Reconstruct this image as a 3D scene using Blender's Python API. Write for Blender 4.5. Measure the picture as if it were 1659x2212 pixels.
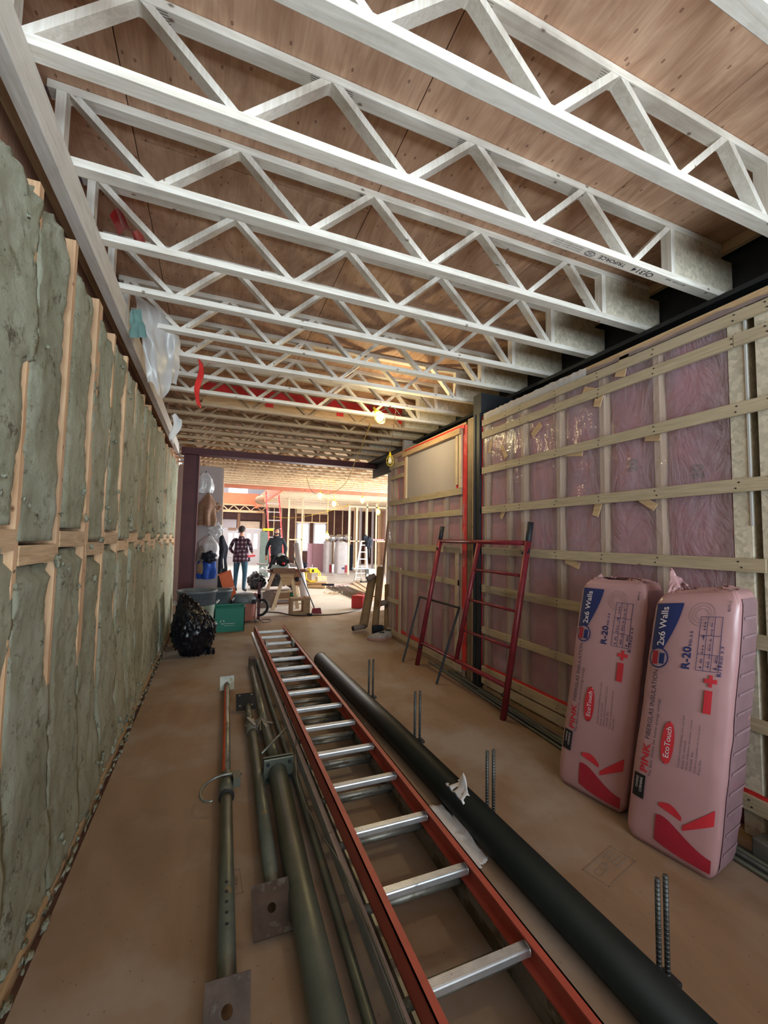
import bpy, bmesh, math, random
from mathutils import Vector, Matrix, noise
random.seed(7)
S = bpy.context.scene
for o in list(bpy.data.objects): bpy.data.objects.remove(o)
COL = S.collection

# ---------------------------------------------------------------- camera
cd = bpy.data.cameras.new('camera'); cam = bpy.data.objects.new('camera', cd); COL.objects.link(cam)
cd.sensor_fit = 'HORIZONTAL'; cd.sensor_width = 36.0; cd.lens = 909.7327/1659*36.0
cd.clip_start = 0.02; cd.clip_end = 200
RX = Vector((0.9273326, -0.3738432, 0.0171880)); UP = Vector((-0.0396948, -0.0525878, 0.9978270)); FW = Vector((0.3721270, 0.9259999, 0.0636060))
cam.matrix_world = Matrix(((RX.x, UP.x, -FW.x, 0), (RX.y, UP.y, -FW.y, 0), (RX.z, UP.z, -FW.z, 1.5), (0, 0, 0, 1)))
S.camera = cam
# ---------------------------------------------------------------- world, lights, exposure
W = bpy.data.worlds.new('overcast_sky'); S.world = W; W.use_nodes = True
bg = W.node_tree.nodes['Background']; bg.inputs[0].default_value = (0.86, 0.93, 1.0, 1); bg.inputs[1].default_value = 1.9
def area(name, loc, target, sx, sy, power, col, spread=180):
    l = bpy.data.lights.new(name, 'AREA'); l.shape = 'RECTANGLE'; l.size = sx; l.size_y = sy; l.energy = power; l.color = col; l.spread = math.radians(spread)
    o = bpy.data.objects.new(name, l); COL.objects.link(o); o.location = loc
    o.rotation_euler = (Vector(target)-Vector(loc)).to_track_quat('-Z', 'Y').to_euler(); return o
area('daylight_front_opening', (1.05, -2.95, 1.8), (0.85, 0.0, 3.15), 2.8, 2.0, 165, (0.76, 0.91, 1.0), 112)
area('daylight_side_doorway', (8.9, 11.2, 1.6), (0, 11.0, 0.9), 4.4, 2.8, 1250, (0.93, 0.97, 1.0))
area('daylight_loft_opening', (1.0, 19.0, 5.4), (1.4, 18.0, 0), 2.2, 6.0, 420, (0.95, 0.98, 1.0))
area('daylight_far_windows', (5.2, 23.7, 1.6), (4.0, 10.0, 0.9), 1.8, 1.4, 420, (0.93, 0.97, 1.0))
S.view_settings.view_transform = 'Standard'; S.view_settings.look = 'None'; S.view_settings.gamma = 1; S.view_settings.use_curve_mapping = False
S.view_settings.exposure = 0.0
try:
    S.cycles.use_denoising = True; S.cycles.max_bounces = 8; S.cycles.diffuse_bounces = 5; S.cycles.transparent_max_bounces = 16
    S.cycles.sample_clamp_indirect = 6; S.cycles.caustics_reflective = False; S.cycles.caustics_refractive = False
except Exception: pass

# ---------------------------------------------------------------- helpers: naming
ORG = {}
def props(o, label=None, cat=None, group=None, kind=None):
    if label: o['label'] = label
    if cat: o['category'] = cat
    if group: o['group'] = group
    if kind: o['kind'] = kind
    return o
def thing(name, loc, label, cat, group=None):
    o = bpy.data.objects.new(name, None); COL.objects.link(o); o.location = loc; o.empty_display_size = .05
    ORG[o.name] = Vector(loc); return props(o, label, cat, group)
def setting(name, loc=(0, 0, 0)):
    o = bpy.data.objects.new(name, None); COL.objects.link(o); o.location = loc; ORG[o.name] = Vector(loc); o['kind'] = 'structure'; return o
def dup(root, loc, label=None, group=None):
    r = root.copy(); COL.objects.link(r); r.location = loc; ORG[r.name] = Vector(loc)
    if label: r['label'] = label
    if group: r['group'] = group
    for ch in root.children:
        c = ch.copy(); COL.objects.link(c); c.parent = r
        for g in ch.children:
            d = g.copy(); COL.objects.link(d); d.parent = c
    return r
# ---------------------------------------------------------------- helpers: shapes
def V(*a): return Vector(a)
class MB:
    def __init__(s): s.v = []; s.f = []; s.m = []; s.mi = 0
    def add(s, vs, fs):
        n = len(s.v); s.v += [tuple(p) for p in vs]; s.f += [tuple(i+n for i in f) for f in fs]; s.m += [s.mi]*len(fs); return s
    def hexa(s, p):
        return s.add(p, [(0, 3, 2, 1), (4, 5, 6, 7), (0, 1, 5, 4), (1, 2, 6, 5), (2, 3, 7, 6), (3, 0, 4, 7)])
    def box(s, x0, x1, y0, y1, z0, z1):
        return s.hexa([(x0, y0, z0), (x1, y0, z0), (x1, y1, z0), (x0, y1, z0), (x0, y0, z1), (x1, y0, z1), (x1, y1, z1), (x0, y1, z1)])
    def cbox(s, x0, x1, y0, y1, z0, z1, b=.004):        # box with chamfered edges
        bm = bmesh.new(); bmesh.ops.create_cube(bm, size=1)
        for v in bm.verts: v.co = V((x0+x1)/2+v.co.x*(x1-x0), (y0+y1)/2+v.co.y*(y1-y0), (z0+z1)/2+v.co.z*(z1-z0))
        bmesh.ops.bevel(bm, geom=bm.edges[:], offset=b, segments=2, affect='EDGES', profile=.5)
        bm.verts.index_update(); s.add([v.co.copy() for v in bm.verts], [[v.index for v in f.verts] for f in bm.faces]); bm.free(); return s
    def beam(s, a, b, w, h, up=(0, 0, 1)):              # w across, h along up
        a = Vector(a); b = Vector(b); d = (b-a).normalized(); up = Vector(up)
        if abs(d.dot(up)) > .99: up = V(0, 1, 0)
        r = d.cross(up).normalized(); u = r.cross(d).normalized(); r *= w/2; u *= h/2
        return s.hexa([a-r-u, a+r-u, a+r+u, a-r+u, b-r-u, b+r-u, b+r+u, b-r+u])
    def tube(s, pts, r, n=8, cap=True, closed=False):
        pts = [Vector(p) for p in pts]; k = len(pts); rs = r if isinstance(r, (list, tuple)) else [r]*k
        base = len(s.v); vs = []; fs = []; pu = None
        for i, p in enumerate(pts):
            a = pts[(i-1) % k] if (closed or i > 0) else p; b = pts[(i+1) % k] if (closed or i < k-1) else p
            d = (b-a)
            if d.length < 1e-9: d = V(0, 0, 1)
            d.normalize()
            if pu is None: pu = d.orthogonal()
            u = (pu-d*pu.dot(d))
            if u.length < 1e-6: u = d.orthogonal()
            u.normalize(); pu = u; w = d.cross(u)
            for j in range(n):
                t = 2*math.pi*j/n; vs.append(p+(u*math.cos(t)+w*math.sin(t))*rs[i])
        for i in range(k if closed else k-1):
            for j in range(n):
                a = i*n+j; b = i*n+(j+1) % n; c = ((i+1) % k)*n+(j+1) % n; d = ((i+1) % k)*n+j; fs.append((a, b, c, d))
        if cap and not closed: fs.append(tuple(range(n-1, -1, -1))); fs.append(tuple(range((k-1)*n, k*n)))
        return s.add(vs, fs)
    def lathe(s, prof, n=24, c=(0, 0, 0), axis=(0, 0, 1), sx=1, cap0=True, cap1=True):
        q = V(0, 0, 1).rotation_difference(Vector(axis)); c = Vector(c); vs = []; fs = []
        for r, z in prof:
            for j in range(n):
                t = 2*math.pi*j/n; vs.append(c+q@V(r*math.cos(t)*sx, r*math.sin(t), z))
        for i in range(len(prof)-1):
            for j in range(n): fs.append((i*n+j, i*n+(j+1) % n, (i+1)*n+(j+1) % n, (i+1)*n+j))
        if cap0: fs.append(tuple(range(n-1, -1, -1)))
        if cap1: fs.append(tuple(range((len(prof)-1)*n, len(prof)*n)))
        return s.add(vs, fs)
    def grid(s, fn, nu, nv, thick=None):
        P = [[Vector(fn(i/nu, j/nv)) for j in range(nv+1)] for i in range(nu+1)]
        vs = [p for row in P for p in row]; q = nv+1
        fs = [(i*q+j, (i+1)*q+j, (i+1)*q+j+1, i*q+j+1) for i in range(nu) for j in range(nv)]
        if thick:
            t = Vector(thick); m = len(vs); vs = vs+[p+t for p in vs]; fs = fs+[tuple(reversed([k+m for k in f])) for f in fs]
            bd = [(i*q, (i+1)*q) for i in range(nu)]+[((i+1)*q+nv, i*q+nv) for i in range(nu)]+[(j+1, j) for j in range(nv)]+[(nu*q+j, nu*q+j+1) for j in range(nv)]
            fs += [(b, a, a+m, b+m) for a, b in bd]
        return s.add(vs, fs)
    def blob(s, c, r, seed=0, amp=.15, freq=3, n=3, flat=None):
        bm = bmesh.new(); bmesh.ops.create_icosphere(bm, subdivisions=n, radius=1); c = Vector(c)
        for v in bm.verts:
            d = v.co.normalized(); k = 1+amp*(noise.noise(d*freq+V(seed, seed*1.7, 3)))*2+amp*.5*noise.noise(d*freq*2.7+V(seed, 1, seed))
            p = V(d.x*r[0]*k, d.y*r[1]*k, d.z*r[2]*k)+c
            if flat is not None and p.z < flat: p.z = flat
            v.co = p
        bm.verts.index_update(); s.add([v.co.copy() for v in bm.verts], [[v.index for v in f.verts] for f in bm.faces]); bm.free(); return s
    def xf(s, M, i0=0):
        s.v[i0:] = [tuple(M@Vector(p)) for p in s.v[i0:]]; return s
    def obj(s, name, mat, parent=None, smooth=False, loc=None, label=None, cat=None, group=None, kind=None, bevel=0):
        me = bpy.data.meshes.new(name); o0 = Vector(loc) if loc is not None else (ORG[parent.name] if parent else Vector((0, 0, 0)))
        me.from_pydata([(x-o0.x, y-o0.y, z-o0.z) for x, y, z in s.v], [], s.f)
        for m in (mat if isinstance(mat, (list, tuple)) else [mat]): me.materials.append(m)
        me.polygons.foreach_set('material_index', s.m)
        if smooth: me.polygons.foreach_set('use_smooth', [True]*len(me.polygons))
        me.validate(); me.update()
        o = bpy.data.objects.new(name, me); COL.objects.link(o)
        if parent: o.parent = parent
        elif loc is not None: o.location = loc
        ORG[o.name] = o0
        if bevel:
            b = o.modifiers.new('edge', 'BEVEL'); b.width = bevel; b.segments = 2
        return props(o, label, cat, group, kind)
def sag(a, b, d, n=12):
    a = Vector(a); b = Vector(b); return [a.lerp(b, i/n)-V(0, 0, d*4*(i/n)*(1-i/n)) for i in range(n+1)]
def smoothp(P, n=6):                                     # Catmull-Rom through points
    P = [Vector(p) for p in P]; out = []
    for i in range(len(P)-1):
        a = P[max(i-1, 0)]; b = P[i]; c = P[i+1]; d = P[min(i+2, len(P)-1)]
        for k in range(n):
            t = k/n; out.append(.5*((2*b)+(c-a)*t+(2*a-5*b+4*c-d)*t*t+(3*b-a-3*c+d)*t**3))
    out.append(P[-1]); return out
TXT = {}
def text_mesh(t, bold=0.0):                              # unit-height lettering as flat polygons
    if (t, bold) in TXT: return TXT[(t, bold)]
    cu = bpy.data.curves.new('t', 'FONT'); cu.body = t; cu.size = 1; cu.offset = bold; cu.resolution_u = 3
    ob = bpy.data.objects.new('t', cu); COL.objects.link(ob); dg = bpy.context.evaluated_depsgraph_get(); me = bpy.data.meshes.new_from_object(ob.evaluated_get(dg))
    vs = [v.co.copy() for v in me.vertices]; fs = [list(p.vertices) for p in me.polygons]
    bpy.data.objects.remove(ob); bpy.data.meshes.remove(me); bpy.data.curves.remove(cu)
    TXT[(t, bold)] = (vs, fs); return vs, fs
def put_text(mb, t, fn, length=None, size=None, bold=0.0):
    """fn(a, b) -> point; a runs along the line of text, b is the letter-up direction, metres"""
    vs, fs = text_mesh(t, bold)
    if not vs: return
    x0 = min(v.x for v in vs); x1 = max(v.x for v in vs); k = (length/(x1-x0)) if length else size
    ky = size if size else k
    mb.add([fn((v.x-x0)*k, v.y*ky) for v in vs], fs)

# ---------------------------------------------------------------- helpers: materials
class NT:
    def __init__(s, name):
        s.m = bpy.data.materials.new(name); s.m.use_nodes = True; s.t = s.m.node_tree; s.b = s.t.nodes['Principled BSDF']; s.out = s.t.nodes['Material Output']
    def n(s, ty, **k):
        x = s.t.nodes.new(ty)
        for a, b in k.items():
            if a.startswith('i_'):
                key = a[2:]; key = int(key) if key.isdigit() else key.replace('_', ' ')
                x.inputs[key].default_value = b
            else: setattr(x, a, b)
        return x
    def l(s, a, b): s.t.links.new(a, b)
    def co(s, scale=(1, 1, 1), space='Object'):
        tc = s.n('ShaderNodeTexCoord'); oi = s.n('ShaderNodeObjectInfo'); mp = s.n('ShaderNodeMapping'); mp.inputs['Scale'].default_value = scale
        mul = s.n('ShaderNodeVectorMath', operation='SCALE'); cb = s.n('ShaderNodeCombineXYZ')
        s.l(oi.outputs['Random'], cb.inputs[0]); s.l(oi.outputs['Random'], cb.inputs[1]); s.l(oi.outputs['Random'], cb.inputs[2])
        s.l(cb.outputs[0], mul.inputs[0]); mul.inputs['Scale'].default_value = 17.0
        ad = s.n('ShaderNodeVectorMath', operation='ADD'); s.l(tc.outputs[space], ad.inputs[0]); s.l(mul.outputs[0], ad.inputs[1])
        s.l(ad.outputs[0], mp.inputs['Vector']); s.rand = oi.outputs['Random']; return mp.outputs[0]
    def noise(s, vec, scale, detail=4, rough=.6, dist=0):
        x = s.n('ShaderNodeTexNoise'); x.inputs['Scale'].default_value = scale; x.inputs['Detail'].default_value = detail; x.inputs['Roughness'].default_value = rough; x.inputs['Distortion'].default_value = dist
        s.l(vec, x.inputs['Vector']); return x.outputs['Fac']
    def ramp(s, fac, stops):
        r = s.n('ShaderNodeValToRGB'); e = r.color_ramp.elements
        while len(e) < len(stops): e.new(.5)
        for q, (p, c) in zip(e, stops):
            q.position = p; q.color = (c if isinstance(c, tuple) else (c, c, c))+(1,)
        s.l(fac, r.inputs[0]); return r.outputs[0]
    def mix(s, fac, a, b, mode='MIX'):
        x = s.n('ShaderNodeMix', data_type='RGBA', blend_type=mode)
        for q, val in ((0, fac), (6, a), (7, b)):
            if hasattr(val, 'is_output'): s.l(val, x.inputs[q])
            elif isinstance(val, tuple): x.inputs[q].default_value = val+(1,)
            else: x.inputs[q].default_value = val if q == 0 else (val, val, val, 1)
        return x.outputs[2]
    def bump(s, h, strength=.3, dist=.01):
        x = s.n('ShaderNodeBump'); x.inputs['Strength'].default_value = strength; x.inputs['Distance'].default_value = dist; s.l(h, x.inputs['Height']); s.l(x.outputs[0], s.b.inputs['Normal'])
    def set(s, col=None, rough=.7, metal=0, spec=.4):
        if col is not None:
            if hasattr(col, 'is_output'): s.l(col, s.b.inputs['Base Color'])
            else: s.b.inputs['Base Color'].default_value = col+(1,)
        s.b.inputs['Roughness'].default_value = rough; s.b.inputs['Metallic'].default_value = metal; s.b.inputs['Specular IOR Level'].default_value = spec; return s.m
def vary(t, col, amt=.18):
    h = t.n('ShaderNodeMapRange'); h.inputs['To Min'].default_value = 1-amt; h.inputs['To Max'].default_value = 1+amt
    t.l(t.rand, h.inputs[0]); hs = t.n('ShaderNodeHueSaturation'); t.l(h.outputs[0], hs.inputs['Value']); t.l(col, hs.inputs['Color']); return hs.outputs[0]
def wood(name, axis, dark, light, knot=(.12, .06, .03), rough=.75, ks=3.0, var=.14, dirt=0.0):
    t = NT(name); sc = [9, 9, 9]; sc[axis] = .9; v = t.co(tuple(sc)); g = t.noise(v, 2.2, 5, .6, 1.6); c = t.ramp(g, [(.3, dark), (.7, light)])
    sc2 = [60, 60, 60]; sc2[axis] = 3; f = t.noise(t.co(tuple(sc2)), 2.0, 2, .5); c = t.mix(.12, c, t.ramp(f, [(.3, 0.0), (.7, 1.0)]), 'OVERLAY')
    sx = t.n('ShaderNodeSeparateXYZ'); t.l(t.co((ks, ks, ks)), sx.inputs[0]); o = [q for q in range(3) if q != axis]; am = t.n('ShaderNodeMath', operation='ADD'); t.l(sx.outputs[o[0]], am.inputs[0]); t.l(sx.outputs[o[1]], am.inputs[1])
    mm = t.n('ShaderNodeMath', operation='MULTIPLY'); t.l(am.outputs[0], mm.inputs[0]); mm.inputs[1].default_value = 1.6; cx = t.n('ShaderNodeCombineXYZ'); t.l(sx.outputs[axis], cx.inputs[0]); t.l(mm.outputs[0], cx.inputs[1])
    kv = t.n('ShaderNodeTexVoronoi', voronoi_dimensions='2D'); t.l(cx.outputs[0], kv.inputs['Vector']); kv.inputs['Scale'].default_value = 1.0
    c = t.mix(t.ramp(kv.outputs['Distance'], [(.012, .9), (.034, 0.0)]), c, knot)
    if dirt: c = t.mix(t.ramp(t.noise(t.co((1, 1, 1)), 5, 5, .7), [(.52, 0.0), (.8, dirt)]), c, tuple(x*.35 for x in dark))
    t.bump(g, .12, .004); return t.set(vary(t, c, var), rough)
def plain(name, col, rough=.6, metal=0, spec=.4, mottle=.15, scale=8, bump=0, dirt=None, dscale=4, dcut=.58):
    t = NT(name); v = t.co(); f = t.noise(v, scale, 4, .6)
    a = tuple(min(1, x*(1-mottle)) for x in col); b = tuple(min(1, x*(1+mottle)) for x in col); c = t.ramp(f, [(.3, a), (.7, b)])
    if dirt: c = t.mix(t.ramp(t.noise(v, dscale, 6, .7), [(dcut, 0.0), (dcut+.07, 1.0)]), c, dirt)
    if bump: t.bump(t.noise(v, scale*2.5, 3, .6), bump, .01)
    return t.set(c, rough, metal, spec)
M = {}
M['joist'] = wood('joist_lumber', 0, (.62, .56, .48), (.82, .77, .69), (.16, .09, .05), ks=2.2, var=.1, dirt=.35)
M['joistw'] = wood('joist_web_lumber', 2, (.64, .58, .50), (.84, .79, .71), (.2, .12, .07), ks=2.5, var=.12, dirt=.2)
M['wood_x'] = wood('lumber_along_x', 0, (.42, .26, .13), (.62, .42, .24)); M['wood_y'] = wood('lumber_along_y', 1, (.42, .27, .14), (.60, .42, .25))
M['stud'] = wood('stud_lumber', 2, (.50, .29, .15), (.70, .46, .28), (.2, .08, .04), ks=2.6, dirt=.2)
M['pale'] = wood('pale_lumber', 2, (.58, .44, .28), (.78, .63, .44))
M['strap'] = wood('strapping_pine', 1, (.41, .33, .215), (.52, .43, .30), (.15, .10, .06), ks=1.6, var=.08)
M['strapr'] = wood('dim_stud_pine', 2, (.44, .32, .22), (.56, .43, .30), var=.08)
M['joistdim'] = wood('dimmed_joist_lumber', 0, (.34, .24, .15), (.47, .35, .23), (.12, .07, .04), ks=2.2, var=.1, dirt=.35)  # joist lumber darkened in colour to stand in for weaker light deeper in the hall
M['ledger'] = wood('ledger_board', 1, (.60, .55, .48), (.76, .71, .65), ks=1.2, dirt=.25)
M['brownwood'] = wood('brown_board', 0, (.20, .10, .06), (.32, .18, .11)); M['redlvl'] = wood('reddish_beam', 0, (.42, .13, .07), (.55, .20, .12), ks=1)
def ply(name, a, b, kn, ks=1.15, var=.1):
    t = NT(name); v = t.co((1.7, .55, 1)); w = t.noise(v, 3.2, 4, .55, 3.2); c = t.ramp(w, [(.3, a), (.5, tuple((x+y)/2 for x, y in zip(a, b))), (.7, b)])
    g = t.noise(t.co((50, 2, 1)), 2, 2, .5); c = t.mix(.10, c, t.ramp(g, [(.3, 0.0), (.7, 1.0)]), 'OVERLAY')
    kv = t.n('ShaderNodeTexVoronoi', voronoi_dimensions='2D'); t.l(t.co((ks*1.6, ks, 1)), kv.inputs['Vector']); c = t.mix(t.ramp(kv.outputs['Distance'], [(.0, .5), (.020, .5), (.034, .95), (.055, 0.0)]), c, kn)
    t.bump(w, .05, .003); return t.set(vary(t, c, var), .7)
M['ply'] = ply('fir_plywood', (.43, .24, .15), (.62, .39, .26), (.10, .04, .02)); M['plyfar'] = ply('far_plywood', (.40, .30, .21), (.52, .41, .30), (.2, .1, .05))
def floor_mat():
    t = NT('dusty_plywood_floor'); v = t.co((.8, .25, 1)); w = t.noise(v, 3.0, 4, .55, 1.5); c = t.ramp(w, [(.3, (.235, .150, .090)), (.7, (.325, .220, .145))])
    d = t.noise(t.co(), 1.3, 5, .6); c = t.mix(t.ramp(d, [(.46, 0.0), (.64, .8)]), c, (.37, .31, .265))
    k = t.n('ShaderNodeTexVoronoi', voronoi_dimensions='2D'); t.l(t.co((1.9, 1.4, 1)), k.inputs['Vector']); c = t.mix(t.ramp(k.outputs['Distance'], [(.010, .7), (.032, 0.0)]), c, (.09, .06, .04))
    s2 = t.noise(t.co(), 28, 3, .7); c = t.mix(t.ramp(s2, [(.66, 0.0), (.76, .5)]), c, (.20, .12, .07))
    t.bump(w, .06, .003); return t.set(c, .62, 0, .3)
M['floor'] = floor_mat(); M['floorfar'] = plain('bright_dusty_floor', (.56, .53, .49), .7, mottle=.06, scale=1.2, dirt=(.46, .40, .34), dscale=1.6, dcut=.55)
def osb(name, base):
    t = NT(name); k = t.n('ShaderNodeTexVoronoi'); t.l(t.co((55, 45, 45)), k.inputs['Vector']); k.inputs['Randomness'].default_value = 1; k.inputs['Scale'].default_value = 1; sp = t.n('ShaderNodeSeparateColor'); t.l(k.outputs['Color'], sp.inputs[0])
    c = t.ramp(sp.outputs[0], [(0, tuple(x*.80 for x in base)), (.5, base), (1, tuple(min(1, x*1.18) for x in base))]); c = t.mix(t.ramp(t.noise(t.co(), 9, 4, .7), [(.45, 0.0), (.7, .45)]), c, tuple(x*.55 for x in base)); t.bump(sp.outputs[0], .2, .003); return t.set(c, .65)
M['osb'] = osb('strand_board', (.62, .55, .43)); M['osbbrown'] = osb('dark_strand_board', (.30, .16, .09))
def mineral():
    t = NT('mineral_wool'); v = t.co(); a = t.noise(v, 2.2, 5, .6); c = t.ramp(a, [(.3, (.29, .285, .20)), (.5, (.39, .395, .29)), (.72, (.52, .545, .44))])
    c = t.mix(t.ramp(t.noise(v, 1.1, 3, .5), [(.48, 0.0), (.75, .7)]), c, (.36, .31, .215))
    b = t.noise(v, 9, 8, .75); c = t.mix(t.ramp(b, [(.55, 0.0), (.66, .8)]), c, (.20, .19, .12)); c = t.mix(t.ramp(t.noise(v, 5.0, 9, .8), [(.585, 0.0), (.63, .9)]), c, (.13, .105, .07))
    c = t.mix(t.ramp(t.noise(v, 15, 6, .8), [(.615, 0.0), (.65, .9)]), c, (.05, .045, .03)); c = t.mix(t.ramp(t.noise(v, 30, 3, .7), [(.64, 0.0), (.72, .5)]), c, (.62, .65, .56))
    t.bump(t.noise(v, 22, 8, .75), .9, .02); return t.set(vary(t, c, .07), .95, 0, .1)
M['mineral'] = mineral()
M['pinkbatt'] = plain('pink_fibreglass', (.50, .215, .29), .95, 0, .1, .16, 3.5, .4, dirt=(.42, .23, .32), dscale=2.5, dcut=.5)
def film(name, col, alpha, rough=.12, bscale=14, bstr=.5, bd=.012):
    t = NT(name); v = t.co((1, 1, .55)); t.b.inputs['Base Color'].default_value = col+(1,); t.b.inputs['Roughness'].default_value = rough; t.b.inputs['Specular IOR Level'].default_value = .9
    t.bump(t.noise(v, bscale, 5, .65, .8), bstr, bd)
    tr = t.n('ShaderNodeBsdfTransparent'); mx = t.n('ShaderNodeMixShader'); mx.inputs[0].default_value = alpha; t.l(tr.outputs[0], mx.inputs[1]); t.l(t.b.outputs[0], mx.inputs[2]); t.l(mx.outputs[0], t.out.inputs[0]); return t.m
M['film'] = film('vapour_barrier_film', (.58, .46, .48), .34, .10, 5, 1.0, .035); M['poly'] = film('milky_polythene', (.52, .50, .48), .84, .4, 3, .3)
M['clearpoly'] = film('clear_plastic', (.7, .73, .76), .55, .12, 9, .8); M['glass'] = film('window_glass', (.8, .9, .95), .12, .02, 1, 0)
M['red'] = plain('red_sheathing_tape', (.62, .03, .03), .3, 0, .6, .2, 12, .3); M['teal'] = plain('teal_house_wrap', (.12, .22, .20), .5, mottle=.2)
M['steelbrown'] = plain('dusty_steel', (.24, .18, .12), .6, .4, .4, .2, 5); M['steeldark'] = plain('black_steel', (.022, .024, .028), .55, .2, .4, .2, 8)
M['maroon'] = plain('maroon_primed_steel', (.075, .016, .022), .55, .1, .4, .2, 4); M['redpaint'] = plain('worn_red_paint', (.20, .020, .030), .42, .2, .5, .25, 10, dirt=(.10, .03, .03), dscale=12, dcut=.62)
M['galv'] = plain('galvanised_steel', (.24, .25, .22), .42, .75, .5, .2, 9, dirt=(.17, .15, .10), dscale=6, dcut=.55); M['galvgreen'] = plain('green_grey_prop_steel', (.13, .14, .11), .42, .55, .5, .2, 7, dirt=(.22, .16, .09), dscale=9, dcut=.62)
M['rust'] = plain('rusty_plate', (.075, .05, .038), .65, .4, .3, .3, 12, .3, dirt=(.12, .105, .085), dscale=9, dcut=.56)
M['alu'] = plain('worn_aluminium', (.66, .66, .66), .38, .85, .5, .1, 20, dirt=(.22, .21, .18), dscale=28, dcut=.63); M['aludull'] = plain('dull_aluminium', (.30, .29, .25), .5, .7, .5, .2, 8, dirt=(.16, .14, .10), dscale=7, dcut=.5)
M['ladderred'] = plain('orange_red_fibreglass', (.40, .075, .048), .5, 0, .4, .14, 6, dirt=(.50, .40, .34), dscale=15, dcut=.68); M['ladderpink'] = plain('pale_red_fibreglass', (.72, .13, .13), .5)
M['orangepaint'] = plain('orange_paint_on_steel', (.60, .10, .03), .5, .1, .4, .2, 8, dirt=(.3, .12, .06), dscale=9); M['pipe'] = plain('black_pipe', (.009, .012, .010), .5, .0, .25, .2, 4, .05)
M['rod'] = plain('grey_threaded_rod', (.10, .105, .10), .5, .7, .5, .2, 30); M['bagblack'] = plain('black_bin_bag', (.004, .005, .009), .27, 0, .45, .3, 6, .6)
M['greybin'] = plain('grey_plastic_bin', (.13, .15, .17), .5, mottle=.15); M['greenbin'] = plain('green_recycling_tub', (.0, .16, .105), .45, mottle=.08); M['sagebin'] = plain('sage_green_bin', (.17, .21, .15), .55)
M['white'] = plain('white_plastic', (.78, .78, .78), .5, mottle=.05); M['paper'] = plain('white_paper', (.74, .72, .72), .85, mottle=.05, scale=3); M['drywall'] = plain('grey_drywall', (.42, .375, .38), .85, mottle=.05, scale=2)
M['offwhite'] = plain('painted_door', (.56, .52, .53), .6, mottle=.04); M['darkcloth'] = plain('dark_cloth', (.018, .022, .032), .9, 0, .2, .4, 14, .3); M['denim'] = plain('blue_denim', (.025, .065, .10), .9, 0, .2, .3, 30, .2)
M['hoodie'] = plain('charcoal_hoodie', (.028, .036, .05), .9, 0, .2, .3, 9, .2); M['skin'] = plain('skin', (.46, .24, .17), .6, mottle=.08); M['hair'] = plain('dark_hair', (.012, .009, .009), .8, mottle=.3, scale=40)
M['black'] = plain('matt_black', (.010, .010, .012), .7); M['yellow'] = plain('yellow_plastic', (.80, .62, .03), .45, mottle=.1); M['blue'] = plain('blue_cloth', (.01, .06, .34), .7, mottle=.2); M['brick'] = plain('terracotta_brown', (.28, .09, .05), .8)
M['card'] = plain('brown_cardboard', (.34, .22, .13), .9, mottle=.12, scale=4); M['cardgrey'] = plain('grey_cardboard', (.20, .155, .135), .9); M['tubecard'] = plain('cardboard_tube', (.21, .135, .07), .8, mottle=.15)
M['darkwall'] = plain('dark_reddish_sheathing', (.075, .035, .03), .85, mottle=.25, scale=3); M['foam'] = plain('pink_foam_board', (.52, .32, .40), .8, mottle=.05); M['orangeboard'] = plain('orange_coated_board', (.78, .19, .08), .6, mottle=.1, scale=2)
M['yelcord'] = plain('yellow_cord', (.62, .42, .06), .6); M['browncord'] = plain('brown_cord', (.13, .06, .03), .6); M['cord'] = plain('black_cord', (.02, .018, .018), .5); M['shoe'] = plain('grey_trainer', (.30, .27, .25), .8, mottle=.2, scale=30); M['sole'] = plain('reddish_sole', (.34, .16, .13), .8)
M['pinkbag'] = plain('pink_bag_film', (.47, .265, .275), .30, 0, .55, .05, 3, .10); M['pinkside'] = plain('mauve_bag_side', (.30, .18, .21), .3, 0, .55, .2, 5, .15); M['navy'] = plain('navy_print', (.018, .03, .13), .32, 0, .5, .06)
M['inkred'] = plain('red_print', (.58, .035, .05), .35, 0, .5, .12, 10); M['inkred2'] = plain('dark_red_print', (.38, .02, .04), .35, 0, .5, .15, 6); M['inkdark'] = plain('dark_print', (.05, .04, .06), .4); M['inkwhite'] = plain('white_print', (.74, .66, .68), .4); M['inkgrey'] = plain('grey_print', (.34, .22, .25), .5)
M['redbox'] = plain('red_plastic_case', (.62, .03, .045), .35, 0, .6, .06); M['bluegrey'] = plain('blue_grey_plastic', (.42, .52, .62), .5); M['silver'] = plain('silver_foil', (.7, .72, .75), .22, .9, .6, .1, 6, .5); M['tankwrap'] = plain('grey_white_wrap', (.52, .50, .52), .4, 0, .5, .12, 5, .3)
M['stamp'] = plain('grey_floor_stamp', (.25, .20, .16), .8); M['sheath'] = wood('wall_sheathing', 2, (.22, .11, .07), (.34, .19, .12), ks=1.5); M['greenstamp'] = plain('charcoal_stamp', (.12, .10, .11), .8)
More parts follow.
